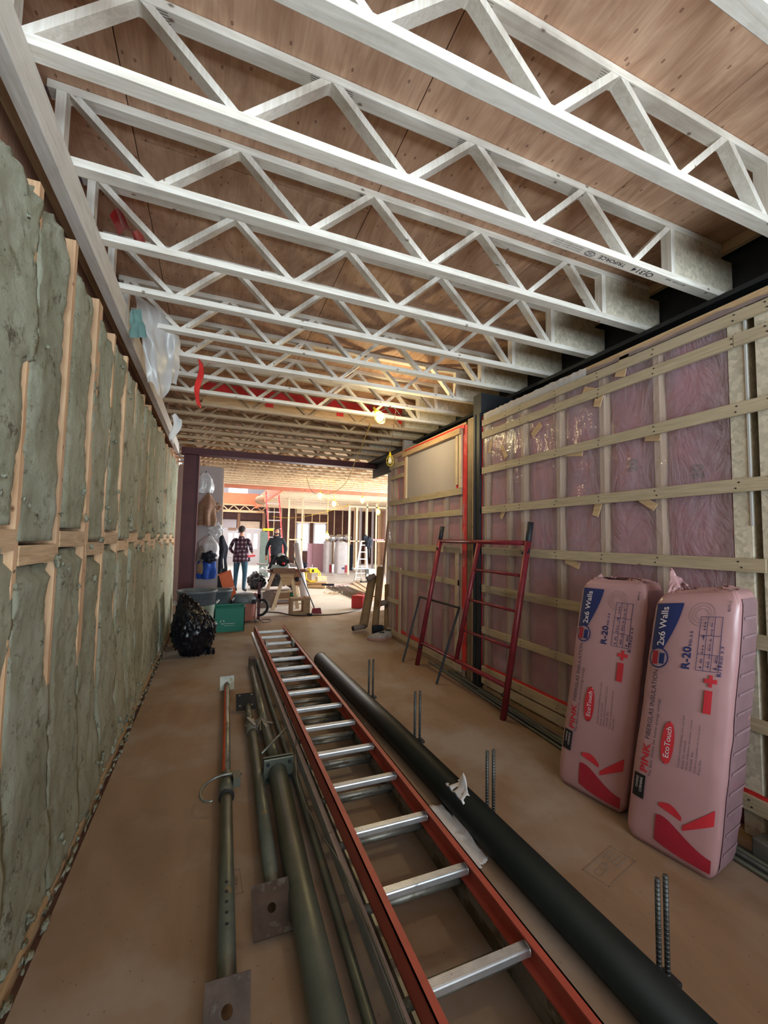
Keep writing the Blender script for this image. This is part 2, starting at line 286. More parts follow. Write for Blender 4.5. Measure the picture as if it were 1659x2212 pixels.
def plaid():
    t = NT('plaid_flannel'); v = t.co((1, 1, 1)); a = t.n('ShaderNodeSeparateXYZ'); t.l(v, a.inputs[0]); cols = []
    for i, f in ((0, 62.0), (2, 55.0)):
        m = t.n('ShaderNodeMath', operation='MULTIPLY'); t.l(a.outputs[i], m.inputs[0]); m.inputs[1].default_value = f; sn = t.n('ShaderNodeMath', operation='SINE'); t.l(m.outputs[0], sn.inputs[0]); cols.append(sn.outputs[0])
    ad = t.n('ShaderNodeMath', operation='ADD'); t.l(cols[0], ad.inputs[0]); t.l(cols[1], ad.inputs[1]); h = t.n('ShaderNodeMath', operation='MULTIPLY_ADD'); t.l(ad.outputs[0], h.inputs[0]); h.inputs[1].default_value = .25; h.inputs[2].default_value = .5
    return t.set(t.ramp(h.outputs[0], [(.2, (.016, .010, .018)), (.5, (.060, .022, .034)), (.80, (.085, .065, .10)), (.97, (.30, .27, .31))]), .9, 0, .2)
M['plaid'] = plaid()
def emit(name, col, st):
    t = NT(name); t.b.inputs['Emission Color'].default_value = col+(1,); t.b.inputs['Emission Strength'].default_value = st; t.set(col, .4); return t.m
M['bulb'] = emit('glowing_bulb', (1.0, .90, .60), 120)

# ================================================================ THE SETTING
# floor: site-cut plywood deck, one slab for the near hall and one for the far hall
fl_ = setting('floor')
MB().box(-.535, 2.66, -3.1, 8.3, -.02, 0).obj('deck', M['floor'], fl_)
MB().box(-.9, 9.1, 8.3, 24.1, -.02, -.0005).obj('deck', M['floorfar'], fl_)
MB().box(2.66, 9.1, 6.15, 8.3, -.02, -.0005).obj('deck', M['floor'], fl_)
MB().box(-1.0, 9.2, -3.2, 24.3, -.30, -.06).obj('subfloor', M['sheath'], fl_)
# faded maker's stamps printed on the deck
def stamp(cx, cy, rot, w, h):
    mb = MB(); c, s_ = math.cos(rot), math.sin(rot)
    P = lambda a, b: (cx+c*a-s_*b, cy+s_*a+c*b, .0012)
    for a0, a1, b0, b1 in ((0, w, 0, .004), (0, w, h-.004, h), (0, .004, 0, h), (w-.004, w, 0, h)): mb.add([P(a0, b0), P(a1, b0), P(a1, b1), P(a0, b1)], [(0, 1, 2, 3)])
    put_text(mb, 'CSP', lambda a, b: P(.02+a, .05+b), size=h*.45, length=w*.45)
    for k in range(4): mb.add([P(.55*w, .03+k*.022), P(w-.02, .03+k*.022), P(w-.02, .040+k*.022), P(.55*w, .040+k*.022)], [(0, 1, 2, 3)])
    mb.obj('printed_stamp', M['stamp'], fl_)
stamp(1.66, 1.42, .25, .26, .12); stamp(.115, 1.95, .05, .06, .14)
# ceiling: plywood sheets with open seams, seen between the joists
ce = setting('ceiling'); zt = 3.446
xs = [-.80, -.44, .78, 2.0, 2.985]; g = .0025
for i in range(4):
    y = -3.2+(.6 if i % 2 else -.9)
    while y < 8.3:
        a = max(y, -3.2); b = min(y+2.44, 8.3)
        if b-a > .05: MB().box(xs[i]+g, xs[i+1]-g, a+g, b-g, zt, zt+.016).obj('plywood_sheet', M['ply'], ce)
        y += 2.44
MB().box(2.985, 3.025, -3.2, 8.3, zt-.06, zt+.016).obj('nailing_strip', M['wood_y'], ce)
MB().box(-.9, 3.2, -3.2, 8.3, zt+.03, zt+.06).obj('ceiling_cover', M['steeldark'], ce)
for i in range(8):
    x0 = -.44+1.22*i
    for y in (8.35, 10.79, 13.23, 15.67, 18.11, 20.55):
        if i < 2 and y > 13: continue
        x1 = min(x0+1.22, 9.1); b = 23.99 if y > 20 else y+2.44
        if i < 2 and y+2.44 > 14: b = 14.0
        MB().box(x0+g, x1-g, y+g, b-g, zt, zt+.016).obj('plywood_sheet', M['plyfar'], ce)
MB().box(2.0, 9.2, 14.0, 24.0, zt+.03, zt+.06).obj('ceiling_cover', M['steeldark'], ce); MB().box(-.9, 9.2, 8.2, 14.0, zt+.031, zt+.06).obj('ceiling_cover', M['steeldark'], ce)  # unseen cover added over the far ceiling to stop sky light leaking in
# ---- left wall : studs, blocking, mineral wool batts, plates, sheathing
wl = setting('wall_left')
MB().box(-.79, -.775, -3.2, 8.6, 0, 3.45).obj('sheathing', M['sheath'], wl)
MB().box(-.765, -.565, -3.2, 8.3, -.02, .03).obj('bottom_plate', M['wood_y'], wl)
MB().cbox(-.682, -.624, -3.2, 8.3, 2.93, 3.088, .003).obj('ledger_board', M['ledger'], wl)
MB().box(-.775, -.684, -3.2, 8.3, 3.05, 3.088).obj('top_plate', M['wood_y'], wl)
rnd = random.Random(3)
sy = [2.2+.405*k for k in range(-13, 15)]
def npt(y, z, s=1.0, o=0.0): return noise.noise(V(y*s+o, z*s, o*1.3))
TOPS = {0: 2.79, 1: 2.76}
for k, y in enumerate(sy):
    top = {13: 2.80, 14: 2.755}.get(k, 2.74+.03*math.sin(k*2.1)); lean = {14: .012}.get(k, 0)
    wd = .089 if k == 14 else .038
    MB().hexa([(-.765, y-.019, .03), (-.62, y-.019, .03), (-.62, y-.019+wd*.6, .03), (-.765, y-.019+wd*.6, .03), (-.765, y-.019+lean, top), (-.62, y-.019+lean, top), (-.62, y-.019+lean+wd, top), (-.765, y-.019+lean+wd, top)]).obj('stud', M['stud'], wl)
for k in range(len(sy)-1):
    y0 = sy[k]+.019; y1 = sy[k+1]-.019; zb = 1.475 if k % 2 else 1.42
    MB().box(-.76, -.617, y0, y1, zb-.035, zb+.035).obj('blocking', M['wood_y'], wl)
    for lo, hi in ((.02, zb-.045), (zb+.05, 0)):
        up = hi == 0; o = k*3.1+(7 if up else 0)
        def batt(u, v, y0=y0, y1=y1, lo=lo, hi=hi, up=up, o=o, k=k):
            y = y0-.022+(y1-y0+.044)*u
            ht = (2.70+.07*npt(y*6, o, 1.2, o)+.05*npt(y*17, o, 1, o)) if up else hi+.012*npt(y*11, o, 1, o)
            z = lo+(ht-lo)*v+ (0 if up else 0)
            x = -.612+.018*npt(y, z, 1.4, 5)+.012*npt(y, z, 5, o)+.007*npt(y, z, 19, o)+.004*npt(y, z, 45, o)
            if z < .9: x += .035*(1-z/.9)
            ex = .10+1.5*npt(y0*.7, z, 1.3, 11+k*.37)                       # how far the batt sits back at the next stud
            if up and k in (12, 13): ex = 1.05 if k == 12 or z > 1.95 else .3
            elif up and k == 11: ex = .35 if z < 2.1 else -.5
            elif up: ex += .02
            if not up and k == 12: ex -= .35
            if not up and z < .8: ex -= .25
            exn = 1.5*npt(y0*.7+3, z, 1.1, 31+k*.37)+(.8 if up and k in (13, 14) else .02)
            if up and k == 12: exn = -1 if z > 2.1 else .2
            far = max(0, (u-.78)/.22); x -= max(0, min(1.1, ex))*.085*far**.8
            near = max(0, (.13-u)/.13); x -= .05*near*max(0, min(1, exn))
            if v > .97: x -= .03
            return (x, y, z)
        MB().grid(batt, 20, 56 if up else 48, thick=(-.08, 0, 0)).obj('insulation_batt', M['mineral'], wl, True)
# tufts and torn bits of wool hanging off the wall
mb = MB()
for i in range(150):
    y = rnd.uniform(1.2, 6.5); z = rnd.choice([rnd.uniform(.02, .2), rnd.uniform(1.2, 1.7), rnd.uniform(.2, 2.7)]); r = rnd.uniform(.006, .022)
    mb.blob((-.598+.03*(z < .3), y, z), (r*.5, r*.7, r*rnd.uniform(.4, 1.2)), i, .9, 3, 2)
mb.obj('wool_tuft', M['mineral'], wl, True, kind='stuff')
mb = MB()
for i in range(90):
    y = 1.0+i*.06+rnd.uniform(-.04, .04); mb.blob((-.55+rnd.uniform(-.015, .02), y, .012), (rnd.uniform(.004, .012), rnd.uniform(.01, .035), rnd.uniform(.004, .010)), i, .9, 3, 2)
mb.obj('wool_crumb', M['mineral'], wl, True, kind='stuff')
MB().grid(lambda u, v: (-.552+.02*v, 1.55-.55*u+.01*math.sin(u*9), .004+.02*v), 8, 2).obj('plate_gasket', plain('pale_green_gasket', (.42, .52, .36), .7), wl)
# ---- right wall: studs, pink batts, vapour barrier, strapping
wr = setting('wall_right'); XR = 2.569
MB().box(2.76, 2.775, -3.2, 6.15, 0, 2.85).obj('sheathing', M['osb'], wr)
MB().box(XR+.012, 2.76, -3.2, 3.67, 0, .04).obj('bottom_plate', M['wood_y'], wr); MB().box(XR+.012, 2.76, 3.99, 6.15, 0, .04).obj('bottom_plate', M['wood_y'], wr)
MB().box(XR+.012, 2.76, -3.2, 3.67, 2.765, 2.83).obj('top_plate', M['wood_y'], wr); MB().box(XR+.012, 2.76, 3.99, 6.15, 2.765, 2.83).obj('top_plate', M['wood_y'], wr)
studs = [3.62, 3.26, 3.06, 2.63, 2.21, 1.80, .96, .55, .14, -.27, -.68, -1.5, -2.3]+[4.02, 4.08, 4.45, 4.86, 5.27, 5.60, 6.02, 6.12]
for y in studs: MB().box(XR+.012, 2.75, y-.019, y+.019, .04, 2.765).obj('stud', M['strapr'], wr)
MB().box(XR+.004, 2.75, 1.305, 1.388, .04, 2.765).obj('built_up_post', M['osb'], wr)
MB().box(XR-.002, XR+.010, 1.300, 1.309, 1.6, 2.765).obj('plastic_edge_strip', M['poly'], wr)
MB().box(XR+.004, 2.75, 1.03, 1.262, .04, 2.765).obj('built_up_post', M['osb'], wr)
ss = sorted(studs+[1.262, 1.388, 1.03, 1.305])
for a, b in zip(ss[:-1], ss[1:]):
    if b-a < .06 or (a > 3.5 and b < 4.05) or (a >= 1.02 and b <= 1.27) or (a >= 1.3 and b <= 1.39): continue
    if a > 3.9:
        zz = [(.04, 2.05)] if a < 5.55 else [(.04, 2.765)]
    else: zz = [(.04, 2.765)]
    for z0, z1 in zz:
        o = a*7
        MB().grid(lambda u, v: (XR+.052+.018*npt(a+(b-a)*u, z0+(z1-z0)*v, 3, o)+.03*max(0, abs(u-.5)*2-.8)/.2, a+.017+(b-a-.034)*u, z0+(z1-z0)*v), 8, 36, thick=(.1, 0, 0)).obj('insulation_batt', M['pinkbatt'], wr, True)
# "20" size marks printed on the pink batts
for (yc, zc) in ((1.585, 1.93), (1.995, 2.03)):
    mb = MB(); put_text(mb, '20', lambda a, b: (XR+.036, yc-.035+b, zc-.05+a), size=.09, bold=.02); mb.obj('printed_number', M['greenstamp'], wr)
# film, wrinkled, in two widths either side of the steel column
def filmfn(y0, y1, z0, z1, seed, amp=.006):
    def f(u, v):
        y = y0+(y1-y0)*u; z = z0+(z1-z0)*v; w = abs(noise.noise(V(y*9+3*noise.noise(V(y*2, z*2, seed)), z*2.2, seed)))
        w2 = noise.noise(V(y*3, z*3, seed+5)); return (XR+.003-amp*1.1*w+amp*.8*w2, y, z)
    return f
MB().grid(filmfn(3.67, 1.39, .22, 2.80, 2), 110, 120).obj('vapour_barrier', M['film'], wr, True)
MB().grid(filmfn(6.15, 3.99, .05, 2.08, 9, .012), 120, 110).obj('vapour_barrier', M['film'], wr, True)
MB().grid(filmfn(6.15, 5.56, 2.08, 2.8, 4, .010), 20, 40).obj('vapour_barrier', M['film'], wr, True)
# strapping, one mesh per board; joints between boards left open
def strap(y0, y1, zt_, h=.066, tilt=0.0, x=XR):
    mb = MB(); mb.hexa([(x-.019, y0, zt_-h), (x, y0, zt_-h), (x, y1, zt_-h+tilt), (x-.019, y1, zt_-h+tilt), (x-.019, y0, zt_), (x, y0, zt_), (x, y1, zt_+tilt), (x-.019, y1, zt_+tilt)])
    return mb.obj('strapping_board', M['strap'], wr)
for zt_, h in ((2.752, .062), (2.627, .066), (2.255, .068), (1.848, .070), (1.432, .070), (1.052, .072), (.632, .062), (.242, .075)):
    if zt_ == 1.432: strap(1.245, 3.645, zt_, h); strap(.2, 1.19, zt_, h)
    else:
        j = 1.02 if zt_ in (2.752, 1.848) else 1.35 if zt_ == 2.627 else .8
        strap(j+.002, 3.645, zt_, h); strap(-3.1, j-.002, zt_, h)
strap(1.9, 3.645, .15, .075); strap(-1.0, 1.0, .15, .075)
for zt_, h, y0, y1 in ((1.848, .068, 4.04, 6.14), (1.432, .078, 4.04, 6.14), (1.052, .062, 4.10, 5.70), (1.075, .060, 5.74, 6.14), (2.09, .075, 4.04, 6.14), (2.66, .07, 5.62, 6.14), (2.48, .06, 5.62, 6.14), (.60, .06, 5.74, 6.14), (.13, .07, 4.04, 6.14)): strap(y0, y1, zt_, h)
MB().box(XR-.021, XR-.001, 4.10, 4.155, .06, 1.38).obj('vertical_strap', M['strapr'], wr); MB().box(XR-.021, XR-.001, 5.66, 5.72, .06, 1.08).obj('vertical_strap', M['strapr'], wr)
MB().box(XR-.024, XR-.002, 4.035, 4.085, 2.09, 2.72).obj('vertical_strap', M['pale'], wr); MB().box(XR-.024, XR-.002, 4.11, 4.155, 2.13, 2.70).obj('vertical_strap', M['pale'], wr)
MB().box(XR-.024, XR-.002, 5.50, 5.56, 2.09, 2.72).obj('vertical_strap', M['pale'], wr)
MB().box(XR-.05, XR+.06, 4.03, 5.60, 2.70, 2.765).obj('window_header', M['wood_y'], wr)
MB().box(XR+.004, XR+.010, 4.10, 5.58, 2.08, 2.76).obj('white_panel', M['drywall'], wr)
MB().box(XR-.008, XR+.05, 4.10, 5.58, 2.045, 2.09).obj('window_sill', M['pale'], wr)
# scraps of wood shim nailed behind the straps
for (y, z, a, l, w) in ((2.28, 2.62, .5, .16, .07), (2.02, 2.72, 1.9, .15, .08), (2.86, 2.47, -.6, .13, .06), (2.22, 2.55, -1.2, .12, .07), (3.30, 2.36, 1.1, .14, .05), (2.45, 2.19, .15, .16, .05), (3.52, 2.45, -1.3, .12, .04), (2.25, 1.74, -1.2, .10, .06), (3.33, 1.76, -1.0, .09, .05), (1.86, 1.76, .6, .12, .05), (2.48, 1.34, .3, .14, .05), (1.82, 2.17, .2, .1, .04)):
    c, s_ = math.cos(a), math.sin(a); P = lambda p, q, x: (x, y+c*p-s_*q, z+s_*p+c*q)
    MB().hexa([P(-l/2, -w/2, XR-.006), P(-l/2, -w/2, XR-.001), P(l/2, -w/2, XR-.001), P(l/2, -w/2, XR-.006), P(-l/2, w/2, XR-.006), P(-l/2, w/2, XR-.001), P(l/2, w/2*.7, XR-.001), P(l/2, w/2*.7, XR-.006)]).obj('wood_shim', M['wood_y'], wr)
# red tape up both edges of the column and round the high window, tabs of tape below
for y0, y1, z0, z1 in ((3.655, 3.672, .12, 2.80), (3.945, 4.035, .10, 2.79), (5.565, 5.625, 2.09, 2.72), (4.09, 4.17, 2.09, 2.15), (5.80, 5.83, .1, 2.6)):
    MB().grid(lambda u, v: (XR-.001-.003*noise.noise(V(u*3, v*40, y0)), y0+(y1-y0)*u, z0+(z1-z0)*v), 2, 40, thick=(.002, 0, 0)).obj('red_tape', M['red'], wr)
MB().grid(lambda u, v: (XR-.003, -2.0+5.6*u, .243+.022*v+.006*noise.noise(V(u*30, 0, 0))), 60, 1, thick=(.002, 0, 0)).obj('red_tape', M['red'], wr)
MB().grid(lambda u, v: (XR-.003, 4.1+1.55*u, .14+.05*v+.01*noise.noise(V(u*30, 0, 0))), 40, 1, thick=(.002, 0, 0)).obj('red_tape', M['red'], wr)
MB().grid(lambda u, v: (XR-.006-.004*v, 4.0+1.6*u, 2.755+.05*v), 40, 1, thick=(.002, 0, 0)).obj('red_tape', M['red'], wr)
# nail heads
mb = MB()
for zt_ in (2.72, 2.594, 2.22, 1.813, 1.397, 1.016, .60, .205):
    for y in (3.62, 3.26, 3.06, 2.63, 2.21, 1.80, 1.35, 1.2): 
        for d in (-.014, .016): mb.lathe([(.0045, 0), (.0045, .002)], 6, (XR-.019, y+rnd.uniform(-.012, .012), zt_+d), (-1, 0, 0))
mb.obj('nail_head', M['steeldark'], wr, kind='stuff')
# folded dark poly on top of the wall, and the black steel beam beyond
MB().grid(lambda u, v: (XR-.004+.20*v-.012*math.sin(v*3)*(1+npt(u*60, v*3, 1, 3)), -3.1+6.7*u, 2.76+.075*math.sin(min(v*2.2, 1.57))+.010*npt(u*70, v*4, 1, 1)), 170, 6).obj('folded_poly', plain('dark_blue_poly', (.035, .055, .085), .25, 0, .7, .6, 7, .4), wr, True)
MB().grid(lambda u, v: (XR-.010-.008*abs(npt(u*60, v*5, 1, 8)), 3.62-1.3*u, 2.745+.075*v+.012*npt(u*35, v*3, 1, 2)), 70, 5).obj('folded_poly', M['clearpoly'], wr, True)
MB().grid(lambda u, v: (XR-.006, 2.6-5.6*u, 2.765+(.02+.022*npt(u*45, 0, 1, 4))*v), 120, 1, thick=(.004, 0, 0)).obj('torn_tape', plain('brown_torn_tape', (.24, .18, .17), .7), wr)
sb = setting('beam'); sb.name = 'trim_1'; ORG['trim_1'] = V(0, 0, 0)
MB().box(3.10, 3.13, -3.2, 8.4, 2.78, 3.47).obj('beam_web', M['steeldark'], sb); MB().box(2.93, 3.13, -3.2, 8.4, 3.055, 3.088).obj('beam_flange', M['steeldark'], sb)
MB().box(2.775, 3.10, -3.2, 6.2, 2.78, 2.80).obj('beam_shelf', M['steeldark'], sb)
# steel column set in the right wall
sc = thing('steel_column', (2.60, 3.83, 0), 'brown dusty steel column standing in the gap of the pink right wall', 'column')
MB().box(2.565, 2.72, 3.745, 3.93, 0, 2.84).obj('channel_web', M['steelbrown'], sc); MB().box(2.535, 2.56, 3.745, 3.775, 0, 2.84).obj('flange', M['steeldark'], sc)
MB().box(2.545, 2.72, 3.68, 3.74, 0, 2.84).obj('flange', M['steeldark'], sc); MB().box(2.54, 2.56, 3.785, 3.80, .05, 2.7).obj('edge_batten', M['strapr'], sc)
MB().box(2.55, 2.95, 3.66, 3.80, 2.84, 3.055).obj('column_head', M['steeldark'], sc)
# wall behind the camera with the big opening the daylight comes through
wb = setting('wall_back')
for a in ((-.8, 3.2, -3.2, -3.1, 0, .70), (-.8, 3.2, -3.2, -3.1, 2.80, 3.5), (-.8, -.55, -3.2, -3.1, .70, 2.80), (2.35, 3.2, -3.2, -3.1, .70, 2.80)): MB().box(*a).obj('panel', M['sheath'], wb)
# ---- portal between the halls
pt = setting('door_1')
MB().box(-.555, -.345, 8.28, 8.29, 0, 3.03).obj('column_flange', M['maroon'], pt); MB().box(-.52, -.30, 8.30, 8.55, 0, 3.03).obj('column', M['maroon'], pt); MB().box(-.31, -.298, 8.24, 8.60, 0, 2.97).obj('column_flange', M['maroon'], pt)
MB().box(-.6, 3.6, 8.25, 8.27, 2.96, 3.085).obj('header_web', M['maroon'], pt); MB().box(-.6, 3.6, 8.18, 8.40, 2.955, 2.968).obj('header_flange', M['maroon'], pt)
MB().box(3.45, 3.5, 6.15, 8.3, 0, 3.1).obj('return_wall', M['drywall'], pt); MB().box(2.78, 3.5, 6.10, 6.16, 0, 3.1).obj('return_wall', M['drywall'], pt); MB().box(3.45, 9.1, 8.3, 8.4, 0, 3.5).obj('return_wall', M['drywall'], pt)
# ---- far hall walls
wf = setting('wall_far'); Y = 24.0
for a in ((-.5, .45, 0, 3.8), (.45, 2.45, 1.93, 3.8), (2.45, 4.33, 0, 3.8), (4.33, 6.06, 2.33, 3.5), (4.33, 6.06, 0, .74), (5.07, 5.30, .74, 2.33), (6.06, 9.1, 0, 3.5)): MB().box(a[0], a[1], Y, Y+.05, a[2], a[3]).obj('sheathing', M['darkwall'], wf)
MB().box(.2, .62, Y, Y+.05, 3.8, 4.3).obj('sheathing', M['drywall'], wf); MB().box(1.62, 9, Y, Y+.05, 3.8, 4.3).obj('sheathing', M['drywall'], wf)
for x in (2.75, 3.05, 3.45, 3.85, 4.25, 6.12, 6.5, 7.0, 7.5, 8.0, 8.5): MB().box(x-.02, x+.02, Y-.09, Y, 0, 3.1).obj('stud', M['pale'], wf)
for x in (4.72, 5.18, 5.62): MB().box(x-.02, x+.02, Y-.09, Y, 2.4, 2.85).obj('cripple_stud', M['pale'], wf)
MB().box(4.2, 6.15, Y-.09, Y, 2.34, 2.40).obj('window_header', M['pale'], wf); MB().box(4.2, 6.15, Y-.09, Y, 2.85, 3.2).obj('header_board', M['pale'], wf)
MB().box(.2, 2.5, Y-.09, Y, 2.40, 2.75).obj('door_header', M['darkwall'], wf)
MB().box(.15, 1.10, Y-.07, Y-.04, 1.92, 2.42).obj('drywall_panel', M['drywall'], wf); MB().box(1.28, 2.30, Y-.07, Y-.04, 1.93, 2.32).obj('tan_panel', plain('tan_panel', (.55, .42, .31), .8), wf)
MB().box(1.13, 1.27, Y-.12, Y-.02, 1.9, 2.75).obj('post', M['brownwood'], wf); MB().box(2.42, 2.58, Y-.14, Y-.02, 0, 2.8).obj('post', M['brownwood'], wf); MB().box(.68, 1.10, Y-.09, Y-.06, 1.84, 1.95).obj('plank', M['brownwood'], wf)
for k, (a, b) in enumerate(((4.35, 5.05), (5.32, 6.04))):
    w = setting('window_%d' % (k+1)); z0 = .76; z1 = 2.31
    for q in ((a, a+.05, z0, z1), (b-.05, b, z0, z1), (a, b, z0, z0+.05), (a, b, z1-.05, z1)): MB().box(q[0], q[1], Y-.02, Y+.06, q[2], q[3]).obj('window_frame', M['offwhite'], w)
    MB().box(b-.14, b-.12, Y, Y+.03, z0, z1).obj('mullion', M['offwhite'], w); MB().box(a+.05, b-.05, Y+.02, Y+.026, z0+.05, z1-.05).obj('pane', M['glass'], w)
w = setting('window_3'); MB().box(.62, 1.62, Y, Y+.04, 3.8, 3.84).obj('window_frame', M['white'], w); MB().box(.62, .68, Y, Y+.04, 3.84, 4.3).obj('window_frame', M['white'], w); MB().box(.68, 1.6, Y+.01, Y+.015, 3.84, 4.3).obj('pane', M['glass'], w)
# two white entrance doors with narrow lights
for k, (x0, x1, lights) in enumerate(((.42, 1.42, ((.72, .92), (1.02, 1.22))), (1.45, 2.41, ((1.66, 1.86), (2.01, 2.22))))):
    d = setting('door_%d' % (k+2)); z0, z1 = .83, 1.66
    xs2 = [x0]+[q for l in lights for q in l]+[x1]
    for i in range(0, len(xs2), 2): MB().box(xs2[i], xs2[i+1], Y-.03, Y+.02, 0, 1.91).obj('stile', M['offwhite'], d)
    for l in lights:
        MB().box(l[0], l[1], Y-.03, Y+.02, 0, z0).obj('bottom_panel', M['offwhite'], d); MB().box(l[0], l[1], Y-.03, Y+.02, z1, 1.91).obj('top_rail', M['offwhite'], d); MB().box(l[0], l[1], Y-.005, Y, z0, z1).obj('pane', M['glass'], d)
    if k == 0:
        for z in (1.35, .42): MB().box(.72, 1.42, Y-.06, Y-.04, z, z+.05).obj('grab_rail', M['silver'], d)
wfl = setting('wall_far_left')
MB().box(.10, .16, 10.6, 24, 0, 3.085).obj('lining', M['drywall'], wfl); MB().box(-.85, .16, 10.5, 10.6, 0, 3.085).obj('return_lining', M['drywall'], wfl); MB().box(-.85, -.80, 8.3, 10.5, 0, 3.5).obj('lining', M['sheath'], wfl)
for y in (12.06, 14.03, 16.0, 18.0, 20.0): MB().box(.16, .20, y, y+.04, 0, 3.07).obj('stud', M['pale'], wfl)
wfr = setting('wall_far_right')
for a in ((8.4, 9.0, 0, 3.5), (13.4, 24, 0, 3.5), (9.0, 13.4, 3.0, 3.5)): MB().box(9.1, 9.15, a[0], a[1], a[2], a[3]).obj('sheathing', M['sheath'], wfr)
for y in (14, 15, 16, 17, 18, 19, 20, 21, 22, 23): MB().box(9.0, 9.1, y, y+.04, 0, 3.1).obj('stud', M['pale'], wfr)
# loft seen through the stair opening, with its orange coated board and truss
lf = setting('trim_2')
MB().box(.2, 2.15, 23.40, 23.44, 3.20, 3.78).obj('orange_board', M['orangeboard'], lf); MB().box(-.4, .2, 23.38, 23.42, 3.55, 3.70).obj('orange_board', M['orangeboard'], lf)
MB().box(.1, 2.45, 23.3, 23.4, 3.12, 3.19).obj('top_chord', M['wood_x'], lf); MB().box(.1, 2.45, 23.3, 23.4, 2.76, 2.88).obj('bottom_chord', M['wood_x'], lf)
for i in range(4):
    x = .35+i*.56; MB().beam((x, 23.35, 3.12), (x+.26, 23.35, 2.88), .05, .05).obj('web', M['wood_x'], lf); MB().beam((x+.30, 23.35, 2.88), (x+.54, 23.35, 3.12), .05, .05).obj('web', M['wood_x'], lf)
MB().box(-.5, 6.5, 13.95, 14.05, 3.02, 3.20).obj('rim_beam', M['redlvl'], lf); MB().box(-.5, 2.0, 14.05, 14.10, 3.2, 3.45).obj('rim_board', M['pale'], lf)
MB().box(1.95, 2.05, 14.1, 23.3, 3.0, 3.46).obj('rim_board', M['orangeboard'], lf)
MB().blob((1.85, 19, 3.1), (.28, .2, .22), 5, .1, 2, 2).obj('wrapped_end', M['card'], lf, True)
# ================================================================ JOISTS
def joist(kind, y, mc='joist', mw='joistw'):
    r = thing('floor_joist', (0, y, 3.09), 'x', 'joist'); z0, z1 = 3.09, 3.446; e = .0012
    MB().cbox(-.74, 3.09, y, y+.064, z0, z0+.038, .0025).obj('bottom_chord', M[mc], r); MB().cbox(-.74, 2.98, y, y+.064, z1-.038-e, z1-e, .0025).obj('top_chord', M[mc], r)
    if kind: T = [-.665+.711*k for k in range(5)]; B = [-.31+.711*k for k in range(4)]; seq = [(T[k], B[k]) for k in range(4)]+[(T[k+1], B[k]) for k in range(4)]+[(T[4]-.0, 2.485)]
    else: T = [-.325+.711*k for k in range(4)]+[2.499]; B = [.03+.711*k for k in range(4)]; seq = [(T[k], B[k]) for k in range(4)]+[(T[k+1], B[k]) for k in range(4)]+[(T[0], -.665)]
    lo, hi = z0+.036, z1-.037
    for t, b in seq:
        s_ = 1 if t > b else -1; dx = .024
        mb = MB(); a = V(t-s_*dx, 0, hi); c = V(b+s_*dx, 0, lo); wx = .045
        mb.hexa([(c.x-wx/2, y+.004, lo), (c.x+wx/2, y+.004, lo), (c.x+wx/2, y+.058, lo), (c.x-wx/2, y+.058, lo), (a.x-wx/2, y+.004, hi), (a.x+wx/2, y+.004, hi), (a.x+wx/2, y+.058, hi), (a.x-wx/2, y+.058, hi)])
        mb.obj('web', M[mw], r)
    MB().box(2.487, 2.523, y+.001, y+.062, lo, hi).obj('end_post', M[mw], r); MB().box(-.705, -.668, y+.001, y+.062, lo, hi).obj('end_post', M[mw], r)
    MB().box(2.523, 2.98, y+.006, y+.022, lo, hi).box(2.98, 3.09, y+.006, y+.022, lo, 3.35).obj('end_panel', M['osb'], r)
    mb = MB()
    for t in T[:-1]:
        for sg in (-1, 1):
            for k in range(6):
                mb.box(t+sg*.05+(-.02 if sg < 0 else 0)-.022+k*.002, t+sg*.05+.022+k*.002+(0 if sg < 0 else .02), y+.008+k*.0085, y+.0105+k*.0085, hi-.0022, hi+.001)
    mb.obj('finger_joint', M['inkdark'], r); return r
proto = {1: joist(1, 1.139), 0: joist(0, 1.62)}; dimmed = joist(1, 1.62+.4877*8, 'joistdim', 'joistdim')
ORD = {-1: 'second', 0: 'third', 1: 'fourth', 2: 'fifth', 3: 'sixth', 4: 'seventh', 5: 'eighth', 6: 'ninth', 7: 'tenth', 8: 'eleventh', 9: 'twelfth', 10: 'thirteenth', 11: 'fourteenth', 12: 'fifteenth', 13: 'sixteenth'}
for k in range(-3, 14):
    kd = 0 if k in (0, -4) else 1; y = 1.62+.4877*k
    r = proto[kd] if (k in (-1, 0)) else dimmed if k == 8 else dup(dimmed if k > 8 else proto[kd], (0, y, 3.09))
    if k == 0: lb = 'third open-web wooden joist from the camera, with black lettering along its underside'
    elif k == -2: lb = 'nearest pale open-web wooden joist, crossing only the upper right corner'
    elif k < -2: lb = 'open-web wooden joist directly overhead, before the nearest one in view'
    elif k > 7: lb = 'open-web wooden floor joist darkened for dimmer light, %s counted from the camera towards the maroon beam' % ORD[k]
    else: lb = 'pale open-web wooden floor joist, %s counted from the camera towards the maroon beam' % ORD[k]
    r['label'] = lb; r['group'] = 'open-web joists over the near hall'
# lettering on the underside of the third joist
mb = MB(); y0 = 1.62
und = lambda x0, yb: (lambda a, b: (x0-a, yb+b, 3.0894))
put_text(mb, 'OJ314', und(2.36, y0+.016), length=.17, size=.045, bold=.01); put_text(mb, 'TRIFORCE', und(2.13, y0+.018), length=.20, size=.034, bold=.012)
put_text(mb, 'BOTTOM - BAS', und(2.63, y0+.012), length=.17, size=.018); put_text(mb, 'TEC', und(1.885, y0+.024), length=.045, size=.022)
for k in range(3): put_text(mb, 'MANUFACTURED BY TRIFORCE', und(1.80, y0+.012+k*.014), length=.20, size=.008)
mb.tube([(1.862+.034*math.cos(t/12*math.tau), y0+.031+.017*math.sin(t/12*math.tau), 3.0894) for t in range(12)], .0014, 4, closed=True)
mb.obj('lettering', M['inkdark'], proto[0])
